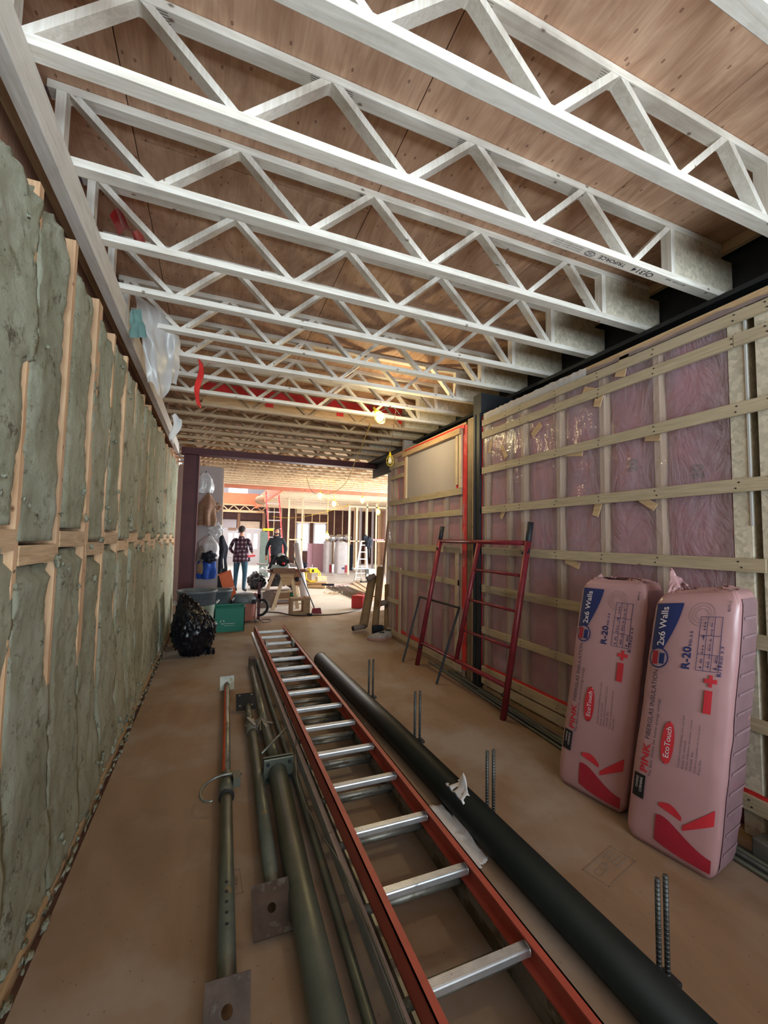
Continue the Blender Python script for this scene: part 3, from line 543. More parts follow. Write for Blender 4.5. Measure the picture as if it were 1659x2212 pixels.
# far hall joists: chords as parts, their many small webs joined
def far_joist(x0, y, x1=9.05):
    r = thing('far_joist', (x0, y, 3.09), 'pale open-web joist over the far hall beyond the maroon beam', 'joist', 'open-web joists over the far hall')
    MB().box(x0, x1, y, y+.064, 3.09, 3.128).obj('bottom_chord', M['pale'], r); MB().box(x0, x1, y, y+.064, 3.407, 3.445).obj('top_chord', M['pale'], r)
    mb = MB(); x = x0+.1
    while x < x1-.75:
        mb.beam((x, y+.032, 3.41), (x+.33, y+.032, 3.125), .05, .04, (0, 1, 0)); mb.beam((x+.38, y+.032, 3.125), (x+.71, y+.032, 3.41), .05, .04, (0, 1, 0)); x += .711
    mb.obj('webs', M['wood_x'], r, kind='stuff'); return r
fj = far_joist(-.79, 8.62)
for k in range(1, 11): dup(fj, (-.79, 8.62+.4877*k, 3.09))
fk = far_joist(2.06, 14.15)
for k in range(1, 20): dup(fk, (2.06, 14.15+.4877*k, 3.09))
# ================================================================ NEAR OBJECTS
# ---- orange extension ladder lying on the deck, aluminium ladder sections stacked below it
ld = thing('extension_ladder', (.78, 3.6, 0), 'long orange-red extension ladder with aluminium rungs lying topmost on the floor stack', 'ladder')
YN, YF = .55, 6.22
def xl(y): return .612-.006*y+.004
for nm, xa, xb, out in (('rail', .588, .618, -1), ('rail', .968, .998, 1)):
    sh = lambda y: -.0035*(y-1)
    mb = MB()
    for z0, z1, a, b in ((.155, .243, xa if out < 0 else xb-.006, xa+.006 if out < 0 else xb), (.236, .243, xa, xb), (.155, .162, xa, xb)):
        mb.hexa([(a+sh(YN), YN, z0), (b+sh(YN), YN, z0), (b+sh(YF), YF, z0), (a+sh(YF), YF, z0), (a+sh(YN), YN, z1), (b+sh(YN), YN, z1), (b+sh(YF), YF, z1), (a+sh(YF), YF, z1)])
    mb.obj('rail', M['ladderred'], ld)
rung_y = [.82, 1.15, 1.50, 1.84, 2.20, 2.55, 2.92, 3.25, 3.61, 3.96, 4.30, 4.64, 4.99, 5.34, 5.69, 6.02]
for i, y in enumerate(rung_y):
    mb = MB(); s_ = -.0035*(y-1); mb.cbox(.606+s_, .982+s_, y-.017, y+.017, .186, .216, .006)
    for k in range(5): mb.box(.612+s_, .976+s_, y-.0135+k*.006, y-.0110+k*.006, .2155, .2175)
    mb.obj('rung', M['alu'], ld)
    for x in (.602, .984): MB().lathe([(.019, 0), (.021, .004), (.014, .007)], 12, (x+s_, y, .200), (1 if x < .8 else -1, 0, 0)).obj('rung_collar', M['alu'], ld, True)
for x in (.622, .94): MB().box(x-.006, x+.018, 5.20, 5.34, .18, .26).obj('rung_lock', M['aludull'], ld)
l2 = thing('fly_ladder', (.80, 3.5, 0), 'aluminium ladder section lying directly under the orange ladder', 'ladder')
for x in (.555, 1.000): MB().box(x-.012, x+.012, .45, 6.3, .088, .150).obj('rail', M['alu'] if x < .7 else M['aludull'], l2)
for i in range(15):
    y = 1.42+.345*(i-2)+.13; MB().tube([(.566, y, .125), (.99, y, .125)], .016, 10).obj('rung', M['aludull'], l2, True)
l3 = thing('bottom_ladder', (.86, 3.2, 0), 'dull aluminium ladder lowest in the floor stack, resting on the deck', 'ladder')
for x in (.62, 1.02): MB().box(x-.012, x+.012, .40, 5.6, .004, .080).obj('rail', M['aludull'], l3)
for i in range(14):
    y = 1.30+.345*(i-2); MB().tube([(.63, y, .05), (1.01, y, .05)], .015, 8).obj('rung', M['aludull'], l3, True)
MB().tube([(.485, .5, .05), (.492, 1.27, .045), (.505, 1.84, .045), (.520, 2.55, .035), (.522, 3.9, .03), (.535, 5.3, .03)], .021, 8).obj('steel_tube', M['galvgreen'], loc=(.48, .5, 0), smooth=True, label='thin dull steel tube lying between the thick prop and the ladder stack', cat='tube')
MB().tube(smoothp([(.56, 2.9, .16), (.50, 2.5, .10), (.525, 2.1, .09), (.54, 1.75, .155), (.55, 1.4, .16), (.545, 1.0, .15), (.53, .6, .12)]), .004, 6).obj('ladder_rope', M['galv'], loc=(.54, 1.7, 0), smooth=True, label='thin frayed pale rope trailing down beside the ladder rail', cat='rope')
# ---- shoring props
def plate(mb, c, w, h, t, rot=0, ax='z', hole=.014):
    n = 16; ring = [(hole*math.cos(k/n*math.tau), hole*math.sin(k/n*math.tau)) for k in range(n)]
    def rim(k):
        a = k/n*math.tau; x, y = math.cos(a)*w, math.sin(a)*h; m = max(abs(x)/(w/2), abs(y)/(h/2)); return (x/m, y/m)
    out = [rim(k+.5-.5) for k in range(n)]; R = Matrix.Rotation(rot, 3, 'Z'); c = Vector(c)
    vs = []
    for z in (0, t):
        for p in ring: vs.append((p[0], p[1], z))
        for p in out: vs.append((p[0], p[1], z))
    fs = []
    for k in range(n):
        j = (k+1) % n; fs += [(k, n+k, n+j, j)[::-1], (2*n+k, 3*n+k, 3*n+j, 2*n+j), (n+k, 3*n+k, 3*n+j, n+j)[::-1], (k, 2*n+k, 2*n+j, j)]
    T = Matrix.Rotation(math.pi/2*(ax == 'y'), 3, 'X')
    mb.add([c+R@(T@Vector(v)) for v in vs], fs)
def tilt_plate(name, c, w, h, mat, par, tilt, rot=0, hole=.014):
    mb = MB(); plate(mb, (0, 0, 0), w, h, .007, 0, 'z', hole); Mx = Matrix.Translation(c)@Matrix.Rotation(rot, 4, 'Z')@Matrix.Rotation(tilt, 4, 'X'); mb.xf(Mx); return mb.obj(name, mat, par)
p1 = thing('shoring_prop', (.13, 3.0, 0), 'slim steel shoring prop with orange sleeve and hooked pin, nearest the left wall', 'prop')
MB().tube([(.174, 4.47, .05), (.126, 2.76, .05)], .0245, 16).obj('inner_tube', M['galv'], p1, True)
MB().grid(lambda u, v: tuple(V(.174, 4.40, .05).lerp(V(.128, 2.82, .05), u)+V(.0258*math.cos(1.9+v*1.6), 0, .0258*math.sin(1.9+v*1.6))), 10, 8).obj('orange_stripe', M['orangepaint'], p1, True)
MB().tube([(.124, 2.70, .052), (.095, 1.50, .055)], .031, 16).obj('outer_tube', M['galvgreen'], p1, True)
MB().tube([(.128, 2.80, .052), (.122, 2.60, .052)], .038, 16).obj('threaded_collar', M['galvgreen'], p1, True)
MB().tube([(.122, 2.585, .052), (.1215, 2.575, .052)], .041, 16).obj('collar_ring', M['steeldark'], p1, True)
mb = MB(); mb.box(.16, .20, 2.66, 2.75, .05, .10); mb.obj('collar_lug', M['galvgreen'], p1)
MB().tube(smoothp([(.21, 2.75, .075), (.13, 2.735, .095), (.06, 2.735, .085), (.005, 2.70, .07), (-.015, 2.64, .06), (.0, 2.585, .055), (.03, 2.565, .055), (.05, 2.565, .055)]), .0075, 8).obj('hooked_pin', M['galv'], p1, True)
tilt_plate('head_plate', (.176, 4.50, .058), .13, .13, M['galv'], p1, 1.15, .05)
tilt_plate('foot_plate', (.094, 1.44, .062), .135, .15, M['rust'], p1, .95, -.06, .017)
mb = MB()
for k in range(5): mb.lathe([(.006, 0), (.006, .002)], 8, (.100+.001*k, 1.72+.05*k, .0845), (0, 0, 1))
mb.obj('pin_hole', M['black'], p1)
p2 = thing('shoring_prop', (.31, 3.0, 0), 'steel shoring prop with black head plate and rusty foot plate, middle of the three props', 'prop')
MB().tube([(.325, 3.86, .05), (.318, 3.50, .05)], .027, 14).obj('inner_tube', M['galvgreen'], p2, True)
MB().tube([(.325, 3.42, .05), (.282, 1.83, .055)], .032, 16).obj('outer_tube', M['galvgreen'], p2, True)
MB().tube([(.327, 3.50, .05), (.324, 3.34, .05)], .042, 16).obj('threaded_collar', M['galv'], p2, True)
for q in (((.28, 3.44, .06), (.37, 3.46, .09)), ((.30, 3.52, .09), (.34, 3.35, .095)), ((.35, 3.40, .05), (.40, 3.55, .07))): MB().beam(q[0], q[1], .02, .012).obj('collar_lug', M['galv'], p2)
MB().tube(smoothp([(.36, 3.38, .07), (.40, 3.50, .10), (.40, 3.62, .12), (.40, 3.55, .10), (.385, 3.42, .08), (.38, 3.34, .06)]), .006, 8).obj('wire_bail', M['galv'], p2, True)
mb = MB(); mb.cbox(.232, .392, 3.83, 3.99, -.004, .004, .002); i0 = 0; mb.xf(Matrix.Translation((0, 3.91, .075))@Matrix.Rotation(.62, 4, 'X')@Matrix.Translation((0, -3.91, 0))); mb.obj('head_plate', M['black'], p2)
mb = MB()
for a in (-.05, .05):
    for b in (-.05, .05): mb.lathe([(.009, 0), (.009, .006)], 10, V(.312+a, 3.91+b*.8, .083+b*.58), (0, -.58, .81))
mb.obj('plate_bolt', M['galv'], p2)
tilt_plate('foot_plate', (.265, 1.76, .06), .145, .17, M['rust'], p2, .55, .0, .017)
p3 = thing('shoring_prop', (.41, 2.5, 0), 'thickest grey steel prop with square bolted flange, beside the ladder stack', 'prop')
MB().tube([(.455, 5.1, .04), (.425, 3.4, .045)], .030, 16).obj('inner_tube', M['galv'], p3, True)
MB().tube([(.425, 3.42, .05), (.424, 2.80, .055)], .040, 16).obj('sleeve', M['galvgreen'], p3, True)
MB().tube([(.420, 2.72, .062), (.385, 1.80, .062), (.362, .60, .062)], .055, 22).obj('outer_tube', M['galvgreen'], p3, True)
MB().cbox(.335, .515, 2.715, 2.728, .0, .145, .003).obj('flange_plate', M['galvgreen'], p3); MB().cbox(.335, .515, 2.77, 2.783, .0, .135, .003).obj('flange_plate', M['galvgreen'], p3)
mb = MB()
for x in (.36, .49):
    for z in (.03, .118): mb.lathe([(.011, 0), (.011, .012)], 6, (x, 2.714, z), (0, -1, 0))
mb.obj('flange_bolt', M['steeldark'], p3)
MB().tube([(.33, 2.80, .15), (.52, 3.05, .17)], .007, 8).obj('locking_pin', M['galv'], p3, True)
mb = MB()
for q in (((.40, 3.45, .08), (.47, 3.36, .085)), ((.42, 3.30, .09), (.40, 3.52, .07))): mb.beam(q[0], q[1], .018, .012)
mb.obj('collar_lug', M['galv'], p3); MB().box(.43, .50, 5.08, 5.20, 0, .11).obj('rusty_head', M['rust'], p3)
# ---- black pipe column lying on its angle, paired threaded rods standing on it
bp = thing('pipe_post', (1.33, 2.8, 0), 'long black steel pipe column lying on the floor with paired rods standing up', 'pipe')
MB().tube([(1.215, 4.95, .078), (1.29, 2.94, .078), (1.345, .5, .078)], .078, 28).obj('pipe', M['pipe'], bp, True)
MB().tube([(1.216, 4.953, .078), (1.217, 4.945, .078)], .080, 28).obj('pipe_end', M['steeldark'], bp, True)
MB().hexa([(1.30, 4.6, .002), (1.345, 4.6, .002), (1.475, .5, .002), (1.40, .5, .002), (1.30, 4.6, .045), (1.345, 4.6, .045), (1.475, .5, .045), (1.40, .5, .045)]).obj('base_angle', M['steelbrown'], bp)
for i, (x, y, zt2) in enumerate(((1.385, 3.70, .394), (1.41, 2.80, .405), (1.385, 1.90, .405), (1.435, 1.025, .385))):
    MB().cbox(x-.045, x+.05, y-.03, y+.03, .045, .062, .003).obj('rod_plate', M['steeldark'], bp)
    for dx in (-.018, .022):
        mb = MB(); mb.tube([(x+dx, y, .05), (x+dx, y, zt2)], .0085, 10)
        for k in range(22): mb.tube([(x+dx, y, .07+k*.0145), (x+dx, y, .076+k*.0145)], .0089, 10)
        mb.obj('threaded_rod', M['rod'], bp, True)
MB().grid(lambda u, v: (1.20-.30*u+.10*v+.02*noise.noise(V(u*5, v*5, 1)), 0, 0), 1, 1)
def paper(u, v):
    a = V(1.14, 2.20, .004).lerp(V(1.17, 1.70, .004), v); b = V(1.40, 2.13, .006).lerp(V(1.27, 1.74, .006), v); p = a.lerp(b, u)
    p.x += .02*noise.noise(V(v*9, u, 3)); p.y += .03*noise.noise(V(u*8, v*6, 5))
    lift = max(0, u-.50)/.50*max(0, 1-abs(v-.22)/.50); p.z += .23*lift**.9+.012*abs(noise.noise(V(u*8, v*8, 2))); p.x -= .06*lift; p.x = min(p.x, 1.255+.2*(p.z > .16)*0+(.0 if p.z < .15 else .10)); return p
MB().grid(paper, 26, 30, thick=(0, 0, .0012)).obj('crumpled_paper', M['paper'], loc=(1.2, 1.9, 0), smooth=True, label='torn crumpled white paper sheet between the ladder and the black pipe', cat='paper')
mb = MB(); rr = random.Random(5)
for i in range(46):
    a = rr.uniform(0, 6.28); c = V(1.08+rr.gauss(0, .035)+.0, 3.25+rr.gauss(0, .32), .006); l = rr.uniform(.01, .05); mb.tube(smoothp([c, c+V(l*math.cos(a), l*math.sin(a), .006), c+V(l*1.6*math.cos(a+.7), l*1.6*math.sin(a+.7), .001)], 3), rr.uniform(.0008, .0022), 4)
mb.obj('metal_shavings', M['galv'], loc=(1.1, 3.2, 0), label='scatter of small metal shavings on the deck beside the ladder', cat='shavings', kind='stuff')
# ---- scaffold frame leaning on the right wall
sf = thing('scaffold_frame', (2.3, 3.8, 0), 'red walk-through scaffold end frame leaning against the pink wall', 'scaffold')
def lx(z): return 2.318+.118*z
def leg(ya, yb, z0, z1, nm='leg', r=.0215): return MB().tube([(lx(z0), ya, z0), (lx(z1), yb, z1)], r*1.3, 14).obj(nm, M['redpaint'], sf, True)
leg(4.62, 4.40, .0, 1.50); leg(3.00, 2.89, .0, 1.50); leg(3.80, 3.61, .26, 1.47, 'inner_leg', .018)
leg_top = MB().tube([(lx(1.46), 4.405, 1.46), (lx(1.66), 4.385, 1.66)], .025, 14).obj('spigot', M['steeldark'], sf, True)
MB().tube([(lx(1.40), 2.895, 1.40), (lx(1.665), 2.878, 1.665)], .026, 14).obj('spigot', M['steeldark'], sf, True)
MB().tube([(lx(1.485), 4.41, 1.485), (lx(1.485), 2.89, 1.485)], .0215, 12).obj('top_tube', M['redpaint'], sf, True)
MB().tube([(lx(.27), 4.60, .27), (lx(.27), 2.98, .27)], .0215, 12).obj('bottom_tube', M['redpaint'], sf, True)
for z in (.59, .90, 1.205): MB().tube([(lx(z), 3.76-.155*(z-.3)/1.2, z), (lx(z), 2.985-.10*z/1.5, z)], .0135, 10).obj('rung', M['redpaint'], sf, True)
for y, z in ((4.42, 1.40), (2.93, 1.40), (4.57, .22), (3.02, .20)): MB().tube([(lx(z), y, z), (lx(z)-.03, y-.02, z)], .014, 8).obj('lock_stud', M['steeldark'], sf, True)
# ---- small black trestle frame
bf = thing('trestle_frame', (2.3, 4.4, 0), 'small black steel trestle frame leaning beside the red scaffold', 'frame')
for a, b in (((2.205, 4.784, .002), (2.45, 4.828, .775)), ((2.21, 3.948, .002), (2.45, 3.905, .782))): MB().tube([a, b], .0125, 8).obj('leg', M['steeldark'], bf)
MB().tube([(2.45, 4.828, .775), (2.45, 3.905, .782)], .0125, 8).obj('cross_bar', M['steeldark'], bf)
# ---- steel bars along the foot of the right wall
rb = random.Random(9)
for i in range(7):
    x = 2.375+.026*i; z = .012 if i < 5 else .036; x = x if i < 5 else 2.39+.03*(i-5); y1 = 4.66-.12*i-(.5 if i in (2, 5) else 0)
    MB().tube([(x+.125*(y1-2.2)/2.46, y1, z), (x, 2.2, z), (x-.03, .2, z)], .0115, 8).obj('steel_bar', M['rod'] if i % 3 else M['galvgreen'], loc=(x, 3, 0), smooth=True, label='long round steel bar in the bundle along the foot of the pink wall', cat='bar', group='steel bars along the right wall')
MB().cbox(2.42, 2.52, -.2, 1.28, 0, .12, .006).obj('steel_channel', M['galv'], loc=(2.47, .9, 0), label='pale steel channel on the floor behind the nearer pink bag', cat='channel')
MB().cbox(2.44, 2.535, -.2, 1.15, .122, .21, .006).obj('steel_channel', M['galvgreen'], loc=(2.47, .9, .12), label='dull steel channel stacked on the paler channel by the nearer pink bag', cat='channel')
# ---- pink insulation bags
def bag(loc, BL, BR, TL, TR, thick, label, seed):
    r = thing('insulation_bag', loc, label, 'bag', 'pink insulation bags leaning on the right wall')
    BL, BR, TL, TR = map(Vector, (BL, BR, TL, TR)); wd = V(1, .18, 0)*thick
    def base(u, v): return (BL.lerp(BR, u)).lerp(TL.lerp(TR, u), v)
    nrm = ((BR-BL).cross(TL-BL)).normalized()
    if nrm.x > 0: nrm = -nrm
    rx = (BR-BL).normalized()
    def bulge(u, v): return .026*(1-(2*u-1)**4)*(1-(2*v-1)**8)+.006*noise.noise(V(u*2.2+seed, v*5, seed))
    def face(u, v, e=0.0): return base(u, v)+nrm*(bulge(u, v)+e)
    W_, H_ = (BR-BL).length, (TL-BL).length
    m, N = 50, 48
    def P(t, v, off=0.0):
        c, s_ = math.cos(t), math.sin(t); e = .15; cx = math.copysign(abs(c)**e, c); sx = math.copysign(abs(s_)**e, s_)
        u = .5+.5*cx; w = .5-.5*sx; end = max(0, (v-.94)/.06); be = max(0, (.05-v)/.05)
        p = base(u, v)+nrm*(bulge(u, v)*(1-w))+wd*w*(1+.12*math.sin(v*3.1)); side = abs(2*u-1)**6
        p += rx*math.copysign((.010*(1-(2*v-1)**6)+off)*side, u-.5); c0 = base(.5, v)+wd*.5
        p = c0+(p-c0)*(1-.14*end**2-.10*be**2); f = .25+.75*w
        p += V(noise.noise(V(t*2, v*14, seed)), noise.noise(V(t*2, v*14, seed+4)), noise.noise(V(t*2, v*14, seed+8)))*.008*f
        p += nrm*(.010*abs(noise.noise(V(t*5, v*22, seed)))*max(0, v-.90)*10); p.z = max(p.z, .003); return p
    mb = MB(); vs = [P(k/N*math.tau, j/m) for j in range(m+1) for k in range(N)]
    fs = [(j*N+k, j*N+(k+1) % N, (j+1)*N+(k+1) % N, (j+1)*N+k) for j in range(m) for k in range(N)]+[tuple(range(N-1, -1, -1)), tuple(range(m*N, (m+1)*N))]
    mb.add(vs, fs); mb.obj('bag_body', M['pinkbag'], r, True)
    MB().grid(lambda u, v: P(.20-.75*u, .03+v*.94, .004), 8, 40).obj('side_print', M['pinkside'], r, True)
    mk = MB(); sd = lambda a, b: P(.10-.5*a, b, .0065)
    for k in range(13):
        v0 = .08+k*.068; mk.grid(lambda a, b: sd(.1+a*(.5+.4*((k*7) % 3)/3), v0+.010*b), 5, 1)
    mk.obj('side_lettering', M['inkgrey'], r, kind='stuff')
    # gathered, torn top edge and the knot
    kx = 3.05 if seed == 1 else .3
    def frill(u, v):
        t = u*math.tau; g = 1.5*math.exp(-((t-math.pi*.90)/.42)**2) if seed == 1 else .35*math.exp(-((t-math.pi*.9)/.25)**2)
        p = P(t, 1.0); c0 = P(math.pi/2, 1.0)*.5+P(-math.pi/2, 1.0)*.5; p = p.lerp(c0, .05+.35*v); n1 = noise.noise(V(u*34, v*3, seed)); n2 = noise.noise(V(u*20, v*5, seed+3))
        return p+V(.016*n1*v, .022*n2*v+.03*g*v, v*(.016+.020*n2+.075*g+.010*n1))
    MB().grid(frill, 150, 6, thick=(.001, 0, 0)).obj('torn_top', M['pinkbag'], r, True)
    # prints on the face
    fu = lambda u, v, lay=1: face(u, v, .0015+.0008*lay)
    def rect(mb, u0, u1, v0, v1, lay=1, nu=6, nv=10, fn=None):
        mb.grid(lambda a, b: fu(*( fn(a, b) if fn else (u0+(u1-u0)*a, v0+(v1-v0)*b)), lay), nu, nv)
    def disc(mb, uc, vc, r0, r1, lay=1, n=28):
        mb.grid(lambda a, b: fu(uc+(r0+(r1-r0)*b)*math.cos(a*math.tau)/W_, vc+(r0+(r1-r0)*b)*math.sin(a*math.tau)/H_, lay), n, 3)
    def tx(mat, s, u, v0, v1, size, bold=0, lay=2):
        mb = MB(); put_text(mb, s, lambda a, b: fu(u-b/W_, v0+a/H_, lay), length=(v1-v0)*H_, size=size, bold=bold); mb.obj('printed_line', M[mat], r)
    mb = MB(); rect(mb, 0, 0, 0, 0, 1, 8, 16, lambda a, b: (.035+(.36-.20*(1-b)**1.6)*a, .765+.195*b)); mb.obj('navy_panel', M['navy'], r, True)
    mb = MB(); disc(mb, .155, .735, 0, .052, 1); mb.obj('badge_rim', M['navy'], r); mb = MB(); disc(mb, .155, .735, 0, .045, 2); mb.obj('round_badge', M['inkgrey'], r)
    mb = MB(); rect(mb, .07, .15, .708, .762, 3, 2, 4); mb.obj('badge_red', M['inkred2'], r); mb = MB(); rect(mb, .17, .24, .712, .755, 3, 2, 4); mb.obj('badge_blue', M['navy'], r)
    tx('inkwhite', '2x6 Walls', .21, .785, .945, .052, .012, 3)
    tx('navy', 'R-20', .55, .705, .79, .050, .022); tx('navy', 'RSI-3.5', .55, .793, .85, .018, .006); tx('navy', 'R-19', .90, .692, .733, .024, .012); tx('navy', 'RSI 3.3', .90, .737, .80, .014, .004)
    mb = MB()
    for u in (.62, .70, .78, .86): rect(mb, u, u+.006, .705, .905, 1, 1, 10)
    for v in (.705, .765, .835, .905): rect(mb, .62, .866, v, v+.0015, 1, 4, 1)
    mb.obj('size_table', M['navy'], r, kind='stuff')
    for k, s in enumerate(('15 in 4 in', '48 in 80.6 sq ft', '16')): tx('navy', s, .685+.08*k, .715, .715+(.17 if k < 2 else .05), .012, .002)
    tx('inkred', 'PINK', .195, .275, .39, .050, .03)
    mb = MB(); rect(mb, .75, .83, .555, .638, 1, 2, 6); mb.obj('red_bar', M['inkred'], r)
    mb = MB(); rect(mb, .735, .865, .664, .680, 1, 4, 2); mb.obj('red_cross', M['inkred'], r); mb = MB(); rect(mb, .782, .818, .650, .694, 1.2, 2, 4); mb.obj('red_cross', M['inkred'], r)
    mb = MB(); mb.grid(lambda a, b: fu(.40+.075*math.sin(math.pi*b)**.35*(2*a-1), .335+.16*b+.003*math.sin(a*31), 2), 8, 24); mb.obj('red_oval', M['inkred'], r, True)
    tx('inkwhite', 'EcoTouch', .43, .36, .475, .036, .010, 4)
    tx('inkdark', 'FIBERGLAS INSULATION', .175, .405, .685, .034, .0); tx('inkdark', 'The best choice for home energy savings.', .25, .265, .575, .019, .0)
    for k in range(6): tx('inkdark', ['Comfort and durability you can feel', 'Easy to install', 'Noise reduction between rooms', 'Wall fit', 'Confort et rendement de tous les jours', 'Facile'][k], .56+.045*k, .34, .34+[.19, .10, .18, .07, .17, .05][k], .011)
    tx('inkdark', '427512', .93, .925, .965, .014, .004)
    mb = MB(); rect(mb, .03, .19, .17, .262, 3, 3, 6); mb.obj('black_patch', M['black'], r)
    tx('inkwhite', 'OWENS', .10, .205, .25, .019, 0, 4); tx('inkwhite', 'CORNING', .155, .193, .25, .019, 0, 4)
    for q in (.026, .040, .054): mb = MB(); disc(mb, .63, .915, q, q+.0025, 1); mb.obj('ring_emblem', M['inkgrey'], r)
    mb = MB(); rect(mb, 0, 0, 0, 0, 1, 12, 14, lambda a, b: (.36+.60*a, .025+.02*(1-a)**3+(.045+.10*(1-a)**1.4-.05*(1-a)**6)*b)); mb.obj('red_swoosh', M['inkred2'], r, True)
    mb = MB(); rect(mb, 0, 0, 0, 0, 1, 10, 10, lambda a, b: (.66+.30*a, .125+.06*a+b*(.018+.035*a))); mb.obj('red_swoosh', M['inkred'], r, True)
    mb = MB(); rect(mb, 0, 0, 0, 0, 1, 10, 10, lambda a, b: (.38+.26*a, .175-.02*a+b*(.012+.02*math.sin(a*3)))); mb.obj('red_swoosh', M['inkred'], r, True)
    return r
bag((2.2, 1.4, 0), (2.03, 1.635, .004), (2.105, 1.262, .004), (2.215, 1.566, 1.228), (2.262, 1.203, 1.288), .215, 'nearer pink bag of fibreglass insulation with navy corner, leaning on the right wall', 1)
bag((2.2, 1.9, 0), (2.065, 2.135, .004), (2.135, 1.735, .004), (2.245, 2.078, 1.258), (2.285, 1.672, 1.268), .20, 'farther pink insulation bag, leaning behind the nearer one', 2)
# ---- hanging torn plastic and tape at the left wall head
def sheet(u, v):
    p = V(-.60+.26*u, 3.40+.25*u, 3.24-.06*u).lerp(V(-.52+.28*u*(1-.35*v), 3.62+.2*u, 2.60+.20*abs(u-.35)+.04*math.sin(u*9)), v); p.y += .05*noise.noise(V(u*4, v*3, 2))+.03*math.sin(u*11+v*2)*v; p.x += .02*noise.noise(V(u*5, v*5, 7)); return p
MB().grid(sheet, 40, 30).obj('plastic_sheet', M['poly'], loc=(-.5, 3.6, 2.6), smooth=True, label='torn milky plastic sheet hanging from the joists above the left wall', cat='sheet')
MB().grid(lambda u, v: (-.60+.10*u*(1-.5*v)+.02*noise.noise(V(u*4, v*4, 9)), 3.30+.06*u, 2.86+.20*v+.05*u), 12, 10).obj('teal_wrap', M['teal'], loc=(-.56, 3, 3), smooth=True, label='teal house wrap flap tucked behind the hanging plastic', cat='wrap')
MB().grid(lambda u, v: (-.20+.04*u+.015*math.sin(v*7), 4.07+.03*u-.06*v, 3.10-.44*v-.03*u), 4, 16, thick=(.003, 0, 0)).obj('red_tape_strip', M['red'], loc=(-.4, 5, 3.1), smooth=True, label='strip of red tape dangling beside the milky plastic sheet', cat='tape')
MB().grid(lambda u, v: (-.62+.15*u, 2.70+.25*v, 3.30+.06*math.sin(u*6)+.05*v), 8, 8).obj('red_tape_scrap', M['red'], loc=(-.5, 2.8, 3.3), smooth=True, label='crumpled scrap of red tape between joists high on the left', cat='tape')
MB().grid(lambda u, v: (-.50+.10*u*(1-.6*v)+.02*math.sin(v*6), 5.3+.02*math.sin(v*4), 2.86-.30*v+.03*math.sin(u*5)), 8, 14).obj('white_scrap', M['white'], loc=(-.5, 5, 2.7), smooth=True, label='white torn scrap hanging at the wall head beyond the plastic sheet', cat='scrap')
tp = thing('ceiling_tape', (1.2, 5.6, 3.3), 'long red tape run stuck across the joists near the lit lamp', 'tape')
MB().box(-.2, 3.0, 5.555, 5.558, 3.30, 3.40).obj('tape_run', M['red'], tp)
for x in (.55, 1.5, 2.4): MB().box(x, x+.1, 5.552, 5.555, 3.18, 3.31).obj('tape_tab', M['red'], tp)
MB().box(-.2, 3.05, 5.56, 5.575, 3.12, 3.44).obj('blocking_panel', M['wood_x'], loc=(1.4, 5.56, 3.1), label='thin wooden panel set upright between joists behind the red tape', cat='panel')
# ---- caged lamps
def cage_lamp(c, lit, label, tilt=(0, 0, -1), sc=1.0, drop=0):
    r = thing('caged_lamp', c, label, 'lamp'); q = V(0, 0, -1).rotation_difference(Vector(tilt)); c = Vector(c); P = lambda x, y, z: c+q@V(x*sc, y*sc, z*sc)
    for k in range(8):
        a = k/8*math.tau; pr = [(.016, 0), (.030, -.02), (.052, -.06), (.058, -.10), (.048, -.14), (.022, -.168), (.004, -.172)]
        MB().tube(smoothp([P(x*math.cos(a), x*math.sin(a), z) for x, z in pr], 3), .0024*sc, 5).obj('cage_wire', M['yellow'], r, True)
    for z, x in ((-.06, .052), (-.115, .057)): MB().tube([P(x*math.cos(t/16*math.tau), x*math.sin(t/16*math.tau), z) for t in range(16)], .0028*sc, 5, closed=True).obj('cage_ring', M['yellow'], r, True)
    m = MB(); m.tube([P(0, 0, .045), P(0, 0, .0), P(0, 0, -.025)], [.012*sc, .019*sc, .019*sc], 12); m.obj('socket', M['yellow'], r, True)
    m = MB(); prof = [(.012, -.03), (.014, -.05), (.028, -.08), (.032, -.10), (.026, -.125), (.006, -.137)]; pts = [P(0, 0, z) for x, z in prof]; m.tube(pts, [x*sc*(1.4 if lit else 1) for x, z in prof], 14); m.obj('bulb', M['bulb'] if lit else M['white'], r, True)
    if drop: MB().tube([P(0, 0, .04), V(c.x, c.y, 3.09)], .004, 5).obj('supply_cord', M['yelcord'], r)
    if lit:
        l = bpy.data.lights.new('bulb_light', 'POINT'); l.energy = 30*lit; l.color = (1, .78, .38); l.shadow_soft_size = .04; o = bpy.data.objects.new('bulb_light', l); COL.objects.link(o); o.location = P(0, 0, -.19); 
    return r
cage_lamp((1.70, 4.55, 3.00), 1, 'lit yellow caged lamp tied up under the joists of the near hall', (.35, -.15, -.6))
cage_lamp((2.33, 5.6, 2.72), 0, 'unlit yellow caged lamp hanging on its cord by the wall end', (0, 0, -1), .95)
MB().tube(smoothp([(1.70, 4.75, 3.12), (1.76, 4.55, 2.985), (1.95, 4.5, 2.975), (2.12, 4.6, 3.01), (2.2, 4.75, 3.1)]), .006, 6).obj('lamp_cable', M['cord'], loc=(1.9, 4.6, 3), smooth=True, label='thick black cord looped under the joists above the lit lamp', cat='cord')
MB().tube(smoothp([(1.74, 4.55, 2.99), (1.86, 4.55, 3.06), (1.93, 4.6, 3.1), (2.0, 4.62, 3.06), (2.06, 4.62, 3.0)]), .006, 6).obj('lamp_cable', M['cord'], loc=(1.9, 4.6, 3.05), smooth=True, label='short black cord knotted above the lit lamp', cat='cord')
